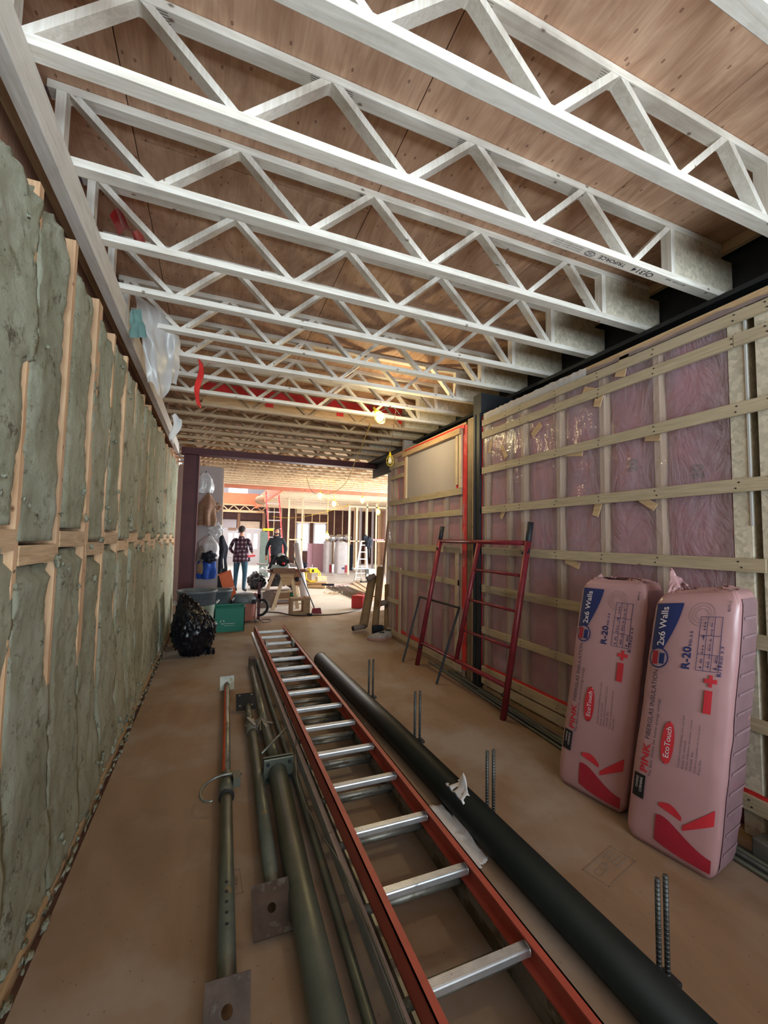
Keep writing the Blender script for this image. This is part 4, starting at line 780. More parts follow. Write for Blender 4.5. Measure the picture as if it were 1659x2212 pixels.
MB().tube([(2.03, 4.72, 3.09), (2.2, 5.2, 2.93), (2.33, 5.58, 2.79)], .004, 6).obj('lamp_cable', M['browncord'], loc=(2.2, 5.2, 2.9), smooth=True, label='thin cord from which the unlit caged lamp hangs', cat='cord')
bl = [(2.60, 11.09, 2.63), (2.99, 11.09, 2.43), (3.80, 11.09, 2.56), (4.28, 11.09, 2.26), (2.82, 11.09, 1.55)]
names = ['lit bulb hanging highest left on the yellow cord of the far hall', 'lit bulb just right of the highest far-hall bulb', 'lit bulb hanging under the far ceiling above the stepladder', 'lit bulb hanging beside the end of the pink wall', 'orange glowing lamp low beside the far window']
for p, nm in zip(bl, names): cage_lamp((p[0], p[1], p[2]+.09), .35, nm, (0, 0, -1), 1.0, 1)
MB().tube(smoothp([(1.95, 5.4, 3.09), (2.28, 7.0, 2.93), (2.55, 8.6, 2.66), (2.52, 9.9, 2.55), (2.56, 10.9, 2.74)], 8), .007, 6).obj('festoon_cable', M['yelcord'], loc=(2.3, 7, 2.9), smooth=True, label='long cord sagging from the lit near lamp to the far-hall bulbs', cat='cord')
MB().tube(smoothp([(2.20, 11, 3.09), (2.30, 11, 2.8), (2.45, 11, 2.66), (2.57, 11, 2.72)]), .006, 6).obj('festoon_cable', M['browncord'], loc=(2.3, 11, 2.8), smooth=True, label='brown cord drooping left of the far-hall bulbs', cat='cord')
MB().tube(smoothp([(2.60, 11, 2.60), (2.78, 11, 2.50), (2.97, 11, 2.52), (3.15, 11, 2.36), (3.42, 11, 2.42), (3.1, 11, 2.3), (2.4, 11.2, 2.1), (1.9, 11.4, 2.02), (1.4, 11.4, 2.03)]), .006, 6).obj('festoon_cable', M['yelcord'], loc=(2.9, 11, 2.5), smooth=True, label='yellow cord slung between the far-hall bulbs and the red ladder', cat='cord')
# ================================================================ MIDDLE DISTANCE
gb = MB(); rr = random.Random(2)
bm = bmesh.new(); bmesh.ops.create_icosphere(bm, subdivisions=5, radius=1)
for v in bm.verts:
    d = v.co.normalized(); t = (d.z+1)/2; w = 1-.42*max(0, d.z)**1.2
    dd = d+V(noise.noise(d*2.1), noise.noise(d*2.1+V(5, 0, 0)), 0)*.4; cr = abs(noise.noise(V(dd.x*3, dd.y*3, dd.z*1.6)*2.0))*.22+abs(noise.noise(V(dd.x*8, dd.y*8, dd.z*5)))*.12+abs(noise.noise(V(dd.x*20, dd.y*20, dd.z*12)))*.055
    k = 1.06-cr*1.25; zz = max(0, d.z); p = V(d.x*.275*w*(1-.25*zz)*k-.15*zz**1.5, d.y*.27*w*k, .36+d.z*.41*k)
    if p.z < .0: p.z = .0
    v.co = p+V(-.19, 5.93, 0)
bm.verts.index_update(); gb.add([v.co.copy() for v in bm.verts], [[v.index for v in f.verts] for f in bm.faces]); bm.free()
gbt = thing('garbage_bag', (-.19, 5.93, 0), 'full black garbage bag slumped at the foot of the left wall', 'bag')
gb.obj('bag_body', M['bagblack'], gbt, True)
MB().grid(lambda u, v: (-.08+.15*u, 5.80+.04*v+.02*math.sin(u*7), .02+.11*v*(1-u*.4)+.03*noise.noise(V(u*5, v*4, 0))), 10, 8, thick=(0, .01, 0)).obj('loose_flap', M['bagblack'], gbt, True)
def bin_(name, c, r0, r1, h, mat, label, band=None):
    t = thing(name, c, label, 'bin'); MB().lathe([(r0*.97, .0), (r0, .01), (r1, h), (r1+.018, h), (r1+.018, h+.03), (r1-.006, h+.03), (r1-.012, h-.02), (r0-.02, .03), (.0, .03)], 40, c, cap1=False).obj('tub', mat, t, True)
    if band: MB().lathe([(r0+.002, .01), (r0+(r1-r0)*band+.003, h*band), (r0+(r1-r0)*band+.001, h*band+.01)], 40, c, cap0=False, cap1=False).obj('lower_wrap', M['sagebin'], t, True)
    for s_ in (-1, 1): MB().tube(smoothp([(c[0]+s_*(r1+.005), c[1]-.06, h-.16), (c[0]+s_*(r1+.035), c[1]-.04, h-.13), (c[0]+s_*(r1+.035), c[1]+.04, h-.13), (c[0]+s_*(r1+.005), c[1]+.06, h-.16)]), .011, 6).obj('handle', M['white'], t, True)
bin_('round_bin', (-.19, 6.60, 0), .20, .252, .70, M['greybin'], 'large dark grey round bin with sage lower part behind the garbage bag', .74)
bin_('round_bin', (.10, 7.80, 0), .17, .228, .56, M['greybin'], 'smaller grey round bin beside the larger one')
gt = thing('recycling_tub', (.285, 7.3, 0), 'green plastic recycling tub with white print', 'tub')
mb = MB(); x0, x1, y0, y1, h = .075, .485, 7.16, 7.46, .375; t_ = .02
mb.hexa([(x0, y0, 0), (x1, y0, 0), (x1, y1, 0), (x0, y1, 0), (x0-t_, y0-t_, .02), (x1+t_, y0-t_, .02), (x1+t_, y1+t_, .02), (x0-t_, y1+t_, .02)])
for a in ((x0-t_, x1+t_, y0-t_, y0-t_+.01), (x0-t_, x1+t_, y1+t_-.01, y1+t_), (x0-t_, x0-t_+.01, y0-t_, y1+t_), (x1+t_-.01, x1+t_, y0-t_, y1+t_)): mb.box(a[0], a[1], a[2], a[3], .0, h)
mb.obj('tub', M['greenbin'], gt); MB().tube([(x0-t_, y0-t_, h), (x1+t_, y0-t_, h), (x1+t_, y1+t_, h), (x0-t_, y1+t_, h)], .012, 6, closed=True).obj('rim', M['greenbin'], gt)
mb = MB(); F_ = lambda cx, cz: (lambda a, b: (cx+a, y0-t_-.002, cz+b))
for k in range(3): mb.tube([(.175+.028*math.cos(t), y0-t_-.002, .155+.028*math.sin(t)) for t in [k*2.09+j*.25 for j in range(6)]], .005, 4)
mb.box(.20, .36, y0-t_-.003, y0-t_-.001, .128, .132); mb.box(.20, .36, y0-t_-.003, y0-t_-.001, .098, .101); mb.obj('recycling_print', M['white'], gt)
sv = thing('shop_vacuum', (.55, 7.95, 0), 'pinkish wet-dry shop vacuum with dark lid, hose and red handle', 'vacuum'); c = (.555, 7.95, 0)
MB().lathe([(.18, .03), (.19, .04), (.20, .33), (.205, .34)], 36, c).obj('drum', plain('faded_pink_drum', (.40, .16, .13), .5), sv, True)
MB().lathe([(.215, .335), (.22, .36), (.215, .42), (.19, .46), (.14, .49), (.0, .50)], 36, c, cap1=False).obj('lid', M['greybin'], sv, True)
MB().box(.66, .72, 7.72, 7.80, .33, .40).obj('latch', M['black'], sv)
MB().beam((.79, 7.9, .02), (.79, 7.9, .68), .05, .03).obj('trolley_post', M['maroon'], sv); MB().beam((.70, 7.9, .47), (.83, 7.9, .42), .03, .07).obj('trolley_arm', M['redpaint'], sv); MB().box(.83, .845, 7.86, 7.89, .32, .50).obj('white_strip', M['white'], sv)
MB().tube(smoothp([(.80, 7.88, .36), (.88, 7.86, .37), (.94, 7.84, .28), (.92, 7.84, .18), (.86, 7.85, .12), (.80, 7.88, .10)]), .024, 10).obj('hose', M['black'], sv, True)
for x, y in ((.74, 7.78), (.42, 7.80), (.56, 8.12)): MB().lathe([(.03, -.012), (.03, .012)], 14, (x, y, .03), (0, 1, 0)).obj('caster', M['galv'], sv, True)
MB().tube(smoothp([(.78, 7.85, .05), (.86, 7.7, .006), (.98, 7.75, .006), (1.0, 7.95, .006), (.88, 8.0, .006), (.80, 7.85, .006)]), .005, 6).obj('vacuum_cable', M['cord'], loc=(.9, 7.8, 0), smooth=True, label='thin black cord coiled on the deck beside the shop vacuum', cat='cord')
# shoes
def shoe(c, rot, label):
    t = thing('trainer', c, label, 'shoe', 'pair of trainers by the wall end'); R = Matrix.Translation(c)@Matrix.Rotation(rot, 4, 'Z')
    def sec(k, n=16):
        s_ = k/n; wid = .040+.014*math.sin(s_*2.6+.3); ht = .10-.055*max(0, (s_-.42)/.58)**.8 if s_ > .0 else .10; return s_, wid, ht
    mb = MB(); mb.grid(lambda u, v: V(-.14+.28*u, (.036+.012*math.sin(u*3))*math.cos(v*math.pi)*(1-.75*abs(2*u-1)**6), .028+(.088-.055*max(0, (u-.40)/.6))*math.sin(v*math.pi)**.7*(1-.6*abs(2*u-1)**8)), 16, 12); mb.xf(R); mb.obj('upper', M['shoe'], t, True)
    mb = MB(); mb.grid(lambda u, v: V(-.145+.29*u, (.043+.012*math.sin(u*3))*(2*v-1)*(1-.7*abs(2*u-1)**6), .003), 14, 4, thick=(0, 0, .028)); mb.xf(R); mb.obj('sole', M['sole'], t)
    mb = MB(); mb.lathe([(.026, .0), (.032, .004), (.028, .010)], 16, (-.075, 0, .114), sx=1.5); mb.xf(R); mb.obj('collar', M['black'], t, True)
    mb = MB()
    for k in range(5): mb.tube([(-.01+.022*k, -.02, .108-.010*k), (-.01+.022*k, .02, .108-.010*k)], .003, 5)
    mb.xf(R); mb.obj('laces', M['white'], t, True)
shoe((2.30, 5.93, 0), 2.6, 'worn grey trainer with reddish sole, the one nearer the camera'); shoe((2.44, 6.02, 0), 2.75, 'worn grey trainer half hidden behind its pair at the wall end')
# cardboard tubes leaning at wall end
tubes = [((2.33, 6.62, .07), (2.62, 7.0, .84), .072, 'wide cardboard tube leaning at the wall end, leftmost of the tubes'), ((2.47, 6.45, .05), (2.70, 6.85, 1.0), .055, 'cardboard tube leaning against the wall end in the middle of the group'), ((2.60, 6.25, .05), (2.70, 6.50, .74), .050, 'short brown cardboard tube closest to the pink wall end')]
for a, b, r_, nm in tubes:
    t = thing('cardboard_tube', a, nm, 'tube'); MB().tube([a, b], r_, 18, cap=False).obj('tube_wall', M['tubecard'], t, True); MB().tube([Vector(b)-(Vector(b)-Vector(a))*.02, Vector(a)+(Vector(b)-Vector(a))*.02], r_*.86, 18).obj('tube_core', M['black'], t, True)
for c, d, nm in (((2.13, 6.55, .055), (2.36, 6.62, .07), 'open end of a short tube lying on the deck by the wall end'), ((2.50, 6.35, .46), (2.66, 6.3, .50), 'dark rolled scrap stuck between the leaning tubes'), ((2.48, 6.9, .80), (2.62, 6.9, .86), 'short paper roll resting on the leaning tubes')):
    t = thing('paper_roll', c, nm, 'roll'); MB().tube([c, d], .045, 16).obj('roll', M['cardgrey'], t, True); MB().tube([Vector(c)+(Vector(c)-Vector(d))*.01, c], .036, 16).obj('core', M['black'], t, True)
MB().beam((2.46, 6.25, .42), (2.57, 6.20, 1.78), .045, .02, (1, 0, 0)).obj('brown_batten', M['brownwood'], loc=(2.5, 6.2, .4), label='thin dark brown batten leaning up the end of the pink wall', cat='batten')
MB().cbox(2.36, 2.54, 6.22, 6.32, 0, .14, .02).obj('dark_rag', M['darkcloth'], loc=(2.45, 6.25, 0), label='dark blue rag bundled on the deck behind the trainers', cat='rag')
# OSB cut-out box, black puck, broom, red case, cords
bx = thing('plywood_frame_box', (1.6, 8.4, 0), 'open plywood box frame standing on the deck in front of the saw bench', 'box')
for a in ((1.42, 1.47, 0, .32), (1.67, 1.72, 0, .32), (1.47, 1.67, .0, .05), (1.47, 1.67, .27, .32)): MB().box(a[0], a[1], 8.28, 8.50, a[2], a[3]).obj('side', M['osbbrown'] if a[0] < 1 else M['card'], bx)
MB().box(1.72, 1.80, 8.28, 8.52, 0, .33).obj('end_panel', M['card'], bx)
MB().lathe([(.055, 0), (.06, .02), (.055, .04)], 20, (1.78, 8.15, 0)).obj('black_puck', M['black'], loc=(1.78, 8.15, 0), smooth=True, label='small round black disc on the deck beside the plywood box', cat='disc')
br = thing('push_broom', (1.95, 8.4, 0), 'broom with red head leaning on the saw bench', 'broom')
MB().tube([(1.93, 8.45, .08), (1.56, 9.0, 1.13)], .013, 10).obj('handle', M['greybin'], br, True); MB().hexa([(1.85, 8.36, .0), (2.04, 8.30, .0), (2.04, 8.38, .0), (1.86, 8.44, .0), (1.87, 8.37, .10), (2.02, 8.31, .11), (2.02, 8.35, .11), (1.88, 8.42, .10)]).obj('head', M['redpaint'], br)
rc = thing('red_tool_case', (2.98, 8.75, 0), 'glossy red metal tool case with handle on the bright floor', 'case')
mb = MB(); mb.hexa([(2.98, 8.58, 0), (3.17, 8.66, 0), (3.0, 8.86, 0), (2.80, 8.77, 0), (2.98, 8.58, .275), (3.17, 8.66, .275), (3.0, 8.86, .275), (2.80, 8.77, .275)]); mb.obj('body', M['redbox'], rc, bevel=.01)
MB().tube(smoothp([(2.92, 8.72, .275), (2.92, 8.72, .315), (3.05, 8.72, .315), (3.05, 8.72, .275)]), .008, 6).obj('handle', M['redbox'], rc, True)
mb = MB(); A = V(2.98, 8.58, 0); B = V(3.17, 8.66, 0); dr = (B-A).normalized(); nn = V(dr.y, -dr.x, 0)*.002
for k in range(7):
    a = .03+.018*k; mb.tube([A+dr*a+V(0, 0, .05+.02*((k*3) % 4))+nn, A+dr*(a+.03)+V(0, 0, .12+.018*((k*5) % 4))+nn], .007, 5)
mb.obj('white_sticker', M['white'], rc)
MB().tube(smoothp([(.98, 8.75, .008), (1.25, 8.6, .008), (1.5, 8.2, .008), (1.85, 8.12, .008), (2.25, 8.1, .008), (2.7, 8.33, .008), (3.2, 8.78, .008)], 8), .011, 6).obj('extension_cable', M['cord'], loc=(2, 8.2, 0), smooth=True, label='dark extension cord running across the edge of the bright floor', cat='cord')
MB().tube(smoothp([(2.9, 13.4, .006), (3.4, 12.9, .006), (4.2, 13.3, .006), (5, 13.6, .006)], 8), .010, 6).obj('extension_cable', M['redpaint'], loc=(4, 13, 0), smooth=True, label='thin reddish cord on the bright floor behind the steel pipes', cat='cord')
for i in range(9):
    x = 3.22+.075*i; MB().tube([(x+.02*(i % 3), 12.6+.1*(i % 2), .02), (x+.05, 9.9+.35*(i % 4)*.5, .02)], .016, 8).obj('steel_pipe', M['browncord'] if i % 2 else M['rod'], loc=(x, 11, 0), smooth=True, label='thin dark steel pipe lying on the bright floor behind the red case', cat='pipe', group='pipes on the bright floor')
mb = MB(); rr = random.Random(8)
for i in range(60):
    c = V(3.05+rr.gauss(0, .12), 11.1+rr.gauss(0, .15), .01+rr.random()*.03); a = rr.random()*6.3; mb.tube([c, c+V(.06*math.cos(a), .06*math.sin(a), rr.uniform(-.01, .02))], .006, 4)
mb.obj('wood_shavings', M['pale'], loc=(3.05, 11, 0), label='small heap of pale wood shavings on the bright floor', cat='shavings', kind='stuff')
for i, (pts, z) in enumerate((([(3.6, 9.6), (4.9, 10.4), (5.2, 13.3), (3.95, 12.8)], .0), ([(3.9, 10.6), (5.1, 11.2), (5.3, 13.9), (4.3, 13.5)], .02), ([(4.1, 11.0), (5.3, 12), (5.5, 14.1), (4.55, 13.9)], .04))):
    m_ = MB(); m_.hexa([(p[0], p[1], z+.001) for p in pts]+[(p[0], p[1], z+.016) for p in pts]); m_.obj('plywood_offcut', M['plyfar'], loc=(4.5, 12, z), label=['large pale plywood sheet lying lowest by the end of the pink wall', 'middle pale plywood sheet of the floor stack', 'topmost plywood sheet of the floor stack near the stepladder'][i], cat='sheet')
MB().hexa([(4.6, 10.2, .06), (4.95, 10.2, .06), (4.95, 10.25, .06), (4.6, 10.25, .06), (4.75, 10.5, .75), (5.15, 10.5, .70), (5.15, 10.55, .70), (4.75, 10.55, .75)]).obj('leaning_board', M['pale'], loc=(4.8, 10.2, 0), label='pale cut board leaning upright beyond the wall end', cat='board')
# saw bench with mitre saw
sb2 = thing('saw_bench', (1.45, 9.3, 0), 'timber saw bench with splayed legs under the mitre saw', 'bench')
MB().box(1.12, 1.62, 8.9, 9.6, .745, .775).obj('bench_top', M['brownwood'], sb2); MB().box(1.60, 1.90, 8.95, 9.5, .765, .80).obj('side_shelf', M['wood_x'], sb2); MB().box(1.15, 1.60, 8.88, 8.90, .77, .86).obj('fascia', M['brownwood'], sb2)
for a, b in (((1.18, 9.0, 0), (1.42, 9.1, .75)), ((1.70, 9.05, 0), (1.56, 9.15, .75)), ((1.10, 10.2, 0), (1.28, 9.6, .75)), ((1.95, 10.2, 0), (1.66, 9.6, .75))): MB().beam(a, b, .07, .04, (0, 1, 0)).obj('leg', M['pale'], sb2)
MB().hexa([(1.38, 9.0, .50), (1.52, 9.0, .50), (1.52, 9.04, .50), (1.38, 9.04, .50), (1.30, 9.0, .75), (1.62, 9.0, .75), (1.62, 9.04, .75), (1.30, 9.04, .75)]).obj('gusset', M['wood_x'], sb2); MB().box(1.50, 1.80, 9.3, 9.34, .45, .74).obj('back_panel', M['brownwood'], sb2)
MB().box(1.62, 1.82, 8.9, 9.0, .78, .83).obj('drawer', M['brick'], sb2); MB().blob((1.66, 8.95, .62), (.06, .05, .05), 3, .3, 3, 2).obj('clamp_knob', M['black'], sb2, True)
ms = thing('mitre_saw', (1.30, 9.2, .775), 'dark mitre saw with white blade guard standing on the saw bench', 'saw')
MB().lathe([(.17, 0), (.18, .01), (.18, .05), (.15, .06)], 28, (1.33, 9.15, .777), sx=1.2).obj('turntable', M['rod'], ms, True); MB().box(1.14, 1.52, 9.22, 9.25, .84, .91).obj('fence', M['aludull'], ms)
MB().beam((1.10, 9.1, .84), (1.18, 9.1, 1.12), .06, .05).obj('pivot_arm', M['black'], ms); MB().beam((1.12, 9.1, 1.10), (1.50, 9.1, .98), .09, .07).obj('saw_arm', M['black'], ms)
MB().lathe([(.115, -.02), (.12, 0), (.115, .02)], 30, (1.38, 9.1, 1.00), (0, 1, 0)).obj('blade_guard', M['black'], ms, True); MB().lathe([(.085, -.01), (.085, .01)], 26, (1.34, 9.12, 1.08), (0, 1, 0)).obj('white_guard', M['white'], ms, True)
MB().lathe([(.028, -.03), (.03, .03)], 16, (1.37, 9.0, .95), (0, 1, 0)).obj('red_knob', M['redbox'], ms, True); MB().tube(smoothp([(1.20, 9.05, 1.10), (1.13, 9.0, 1.0), (1.10, 9.0, .90), (1.06, 9.0, .84)]), .018, 8).obj('handle', M['black'], ms, True)
MB().box(.90, 1.10, 9.3, 9.7, .90, .92).obj('white_board', M['offwhite'], loc=(1, 9.5, .9), label='short white board sticking out left under the mitre saw', cat='board'); MB().hexa([(1.60, 9.4, .84), (1.74, 9.4, .84), (1.74, 9.6, .84), (1.60, 9.6, .84), (1.58, 9.4, .93), (1.72, 9.4, .90), (1.72, 9.6, .90), (1.58, 9.6, .93)]).obj('white_wedge', M['offwhite'], loc=(1.6, 9.5, .84), label='white offcut lying at the right end of the saw bench', cat='offcut')
wt = thing('white_tube', (1.95, 9.7, 0), 'tall white plastic roll standing on end beside the saw bench', 'tube'); MB().tube([(2.0, 9.7, .02), (1.79, 9.9, 1.36)], [.095, .065], 22).obj('roll', M['offwhite'], wt, True); MB().tube([(1.7905, 9.8995, 1.358), (1.789, 9.901, 1.366)], .045, 18).obj('core', M['cardgrey'], wt, True)
cb = thing('cardboard_box', (1.12, 9.5, 0), 'open grey-brown cardboard box under the saw bench', 'box'); MB().box(.95, 1.30, 9.3, 9.6, 0, .30).obj('carton', M['cardgrey'], cb); MB().add([(.95, 9.3, .30), (1.30, 9.3, .30), (1.12, 9.25, .38)], [(0, 1, 2)]).obj('flap', M['cardgrey'], cb)
for i, (x, y, z, mt) in enumerate(((1.45, 9.9, .0, 'osbbrown'), (1.50, 9.95, .03, 'offwhite'), (1.48, 10.0, .06, 'offwhite'), (1.46, 9.95, .09, 'pale'), (1.42, 9.95, .25, 'pale'), (1.40, 10.0, .30, 'offwhite'))):
    MB().box(x-.25, x+.28, y-.2, y+.3, z, z+.022 if i < 4 else z+.03).obj('stacked_board', M[mt], loc=(x, y, z), label=['brown board lowest in the stack under the saw bench', 'second board of the stack under the saw bench, white', 'third board of the stack under the saw bench, white', 'topmost pale board of the floor stack under the saw bench', 'pale shelf board under the saw bench', 'white board lying on the shelf under the saw bench'][i], cat='board')
MB().box(1.2, 1.66, 9.8, 10.2, .112, .249).obj('crate', M['card'], loc=(1.4, 10, .11), label='low brown crate between the boards under the saw bench', cat='crate')
for i, (c, r_, mt, nm) in enumerate((((1.75, 10.3, .18), (.16, .2, .18), 'darkcloth', 'dark bag of tools behind the saw bench leg'), ((1.80, 10.1, .12), (.09, .1, .08), 'greenbin', 'small green bundle behind the white roll'), ((1.20, 12.75, .22), (.24, .3, .25), 'bagblack', 'glossy black garbage bag heaped behind the plaid-shirted person'), ((1.72, 12.35, .24), (.22, .3, .27), 'bagblack', 'second glossy black bag in the heap, behind the saw bench'), ((1.45, 12.5, .56), (.22, .2, .09), 'clearpoly', 'crumpled clear plastic thrown over the black bags'))):
    MB().blob(c, r_, i*3, .16, 2.6, 4, flat=.0).obj('bundle', M[mt], loc=c, smooth=True, label=nm, cat='bag')
# yellow tool pile
tl = thing('hose_reel', (2.85, 12.8, 0), 'yellow hose reel frame standing on the pile of timber', 'reel')
for y in (12.7, 12.95): MB().tube([(2.83+.22*math.cos(t/20*math.tau), y, .36+.20*math.sin(t/20*math.tau)) for t in range(20)], .018, 6, closed=True).obj('reel_ring', M['yellow'], tl, True)
MB().box(2.72, 2.95, 12.65, 12.9, .44, .58).obj('housing', M['yellow'], tl); MB().box(2.78, 2.84, 12.64, 12.66, .46, .54).obj('vent', M['black'], tl)
for i in range(6):
    z = .02+.055*(i//3); a = .15*(i % 3)-.1; MB().beam((2.65+.1*(i % 3), 12.6+.1*i, z+.025), (3.12+.04*i, 12.3+.12*i, z+.025), .10, .05).obj('timber_offcut', M['wood_x'], loc=(2.9, 12.6, z), label='orange-brown timber offcut in the pile under the yellow reel', cat='offcut', group='timber offcuts under the yellow reel')
MB().box(2.90, 3.18, 12.4, 12.7, .22, .34).obj('timber_block', M['pale'], loc=(3, 12.5, .2), label='pale block lying on the timber pile before the yellow reel', cat='block'); MB().beam((3.05, 12.5, .1), (3.42, 12.45, .09), .06, .06).obj('dark_level', M['darkcloth'], loc=(3.2, 12.5, .1), label='dark tool sticking out right of the timber pile', cat='tool')
MB().blob((2.62, 13.2, .62), (.12, .15, .10), 5, .3, 3, 3).obj('dark_tool_bag', M['darkcloth'], loc=(2.6, 13.2, .5), smooth=True, label='dark tool bag behind the yellow reel', cat='bag')
MB().box(2.45, 2.85, 13.0, 13.4, 0, .52).obj('storage_box', M['card'], loc=(2.6, 13.2, 0), label='cardboard box carrying the dark tool bag', cat='box')
# wrapped tanks, foam boards, duct, stepladder, stool, jacket
for i, (x0, x1, y) in enumerate(((4.46, 4.80, 18.0), (4.84, 5.38, 17.6))):
    t = thing('wrapped_roll', ((x0+x1)/2, y, 0), ['narrower grey wrapped bale standing left of the wider one', 'wide grey-white wrapped bale standing beside the framed partition'][i], 'bale'); xc = (x0+x1)/2
    MB().grid(lambda u, v: V(xc+(x1-x0)/2*math.copysign(abs(math.cos(u*math.tau))**.5, math.cos(u*math.tau))*(1-.03*math.sin(v*30)*.3), y+.25*math.copysign(abs(math.sin(u*math.tau))**.5, math.sin(u*math.tau)), v*1.31), 28, 12).obj('wrap', M['tankwrap'], t, True); MB().blob((xc, y, 1.32), ((x1-x0)/2*.9, .22, .06), i, .3, 4, 3).obj('tied_top', M['silver'], t, True)
    MB().box(x1-.16, x1-.06, y-.262, y-.256, .03, .35).obj('red_print', M['inkred2'], t)
    if i: MB().box(x0+.26, x0+.36, y-.262, y-.256, .18, .26).obj('blue_label', M['navy'], t)
fb = [(3.87, 4.09, 18.6), (4.11, 4.78, 18.6)]
for i, (a, b, y) in enumerate(fb): MB().box(a, b, y, y+.05, 0, 1.24).obj('foam_board', M['foam'], loc=(a, y, 0), label=['narrow pink foam board standing left under the far window', 'wide pink foam board standing under the far right window'][i], cat='board')
for i in range(3): MB().blob((4.85+.36*i, 18.2, 1.5+.02*i), (.2, .16, .13), i*5, .2, 3, 3).obj('foil_duct', M['silver'], loc=(4.85+.36*i, 18.2, 1.45), smooth=True, label=['crumpled silver foil bundle on top of the wrapped bales, left', 'crumpled silver foil bundle on the bales, middle', 'crumpled silver foil bundle seen through the framed partition'][i], cat='duct')
MB().box(5.5, 6.1, 19.0, 19.3, 0, 1.2).obj('dark_appliance', M['darkcloth'], loc=(5.8, 19, 0), label='dark upright cabinet behind the framed partition', cat='cabinet')
def frame_part(loc, posts, plates, label):
    t = thing('partition_frame', loc, label, 'frame')
    for x, y, z1 in posts: MB().box(x-.035, x+.035, y-.02, y+.02, 0, z1).obj('stud', M['pale'], t)
    for x0, x1, y, z in plates: MB().box(x0, x1, y-.02, y+.02, z, z+.05).obj('plate', M['pale'], t)
frame_part((3.1, 17.5, 0), [(2.82, 17.5, 3.09), (3.38, 17.5, 3.09)], [(2.82, 3.38, 17.5, 1.38)], 'pale stud frame with one cross rail standing right of the red ladder')
frame_part((5.8, 16.8, 0), [(5.20, 16.8, 2.80), (5.53, 16.8, 2.80), (5.98, 16.8, 3.0), (6.4, 16.8, 3.0), (6.9, 16.8, 3.0), (7.3, 16.8, 3.0)], [(5.17, 7.4, 16.8, 2.80), (5.2, 5.98, 16.8, 1.36), (6.4, 7.1, 16.8, 1.36)], 'pale stud partition frame beyond the stepladder')
for i, x in enumerate([6.2, 6.5, 6.8, 7.1, 7.45, 7.8, 8.2]): MB().box(x-.05, x+.05, 20, 20.05, 0, 3.09).obj('standing_board', M['wood_x'] if i % 2 else M['drywall'], loc=(x, 20, 0), label='board standing upright behind the far partition frame', cat='board', group='boards behind the far partition')
MB().box(6.3, 6.75, 16.76, 16.84, 1.42, 1.48).obj('red_level', M['redbox'], loc=(6.5, 16.8, 1.42), label='red spirit level lying on the cross rail of the far partition', cat='level')
sl = thing('stepladder', (5.0, 14.5, 0), 'aluminium stepladder standing open before the far partition', 'ladder')
for a, b in (((4.67, 14.3, 0), (4.96, 14.5, 1.40)), ((5.17, 14.3, 0), (5.14, 14.5, 1.40)), ((5.0, 15.2, 0), (5.02, 14.6, 1.38)), ((5.45, 15.2, 0), (5.2, 14.6, 1.38))): MB().beam(a, b, .04, .03, (0, 1, 0)).obj('rail', M['alu'], sl)
for i in range(5):
    z = .25+.25*i; k = z/1.4; MB().box(4.67+.29*k, 5.17-.03*k, 14.28+.2*k, 14.38+.2*k, z, z+.025).obj('tread', M['alu'], sl)
MB().box(4.93, 5.17, 14.45, 14.62, 1.39, 1.42).obj('top_cap', M['aludull'], sl)
st = thing('step_stool', (4.6, 13.5, 0), 'pale blue-grey step stool in front of the stepladder', 'stool')
MB().box(4.35, 4.88, 13.4, 13.65, .48, .51).obj('seat', M['bluegrey'], st); MB().box(4.88, 5.12, 13.4, 13.7, .30, .47).obj('side_panel', M['bluegrey'], st)
for a, b in (((4.36, 13.4, .08), (4.45, 13.45, .48)), ((4.62, 13.4, .08), (4.60, 13.45, .48)), ((4.85, 13.6, .08), (4.82, 13.6, .48)), ((4.98, 13.6, .08), (4.95, 13.6, .30))): MB().beam(a, b, .035, .035, (0, 1, 0)).obj('leg', M['aludull'], st)
for z in (.2, .34): MB().box(4.40, 4.61, 13.4, 13.48, z, z+.02).obj('tread', M['alu'], st)
MB().tube(smoothp([(4.5, 13.2, .08), (4.7, 13.2, .06), (4.85, 13.2, .18), (5.0, 13.2, .22)]), .035, 8).obj('dark_sleeve', M['darkcloth'], loc=(4.7, 13.2, .05), smooth=True, label='dark cloth strip lying across the plywood before the step stool', cat='cloth')
jk = thing('hanging_jacket', (5.2, 14.0, 1.2), 'dark jacket draped over the stepladder top at right', 'jacket')
MB().blob((5.24, 14.5, 1.36), (.15, .12, .22), 4, .12, 2, 4).obj('body', M['darkcloth'], jk, True); MB().blob((5.10, 14.5, 1.52), (.09, .08, .12), 8, .2, 2, 3).obj('hood', M['darkcloth'], jk, True); MB().tube([(5.24, 14.5, 1.2), (5.27, 14.5, .80)], [.05, .03], 10).obj('sleeve', M['black'], jk, True)
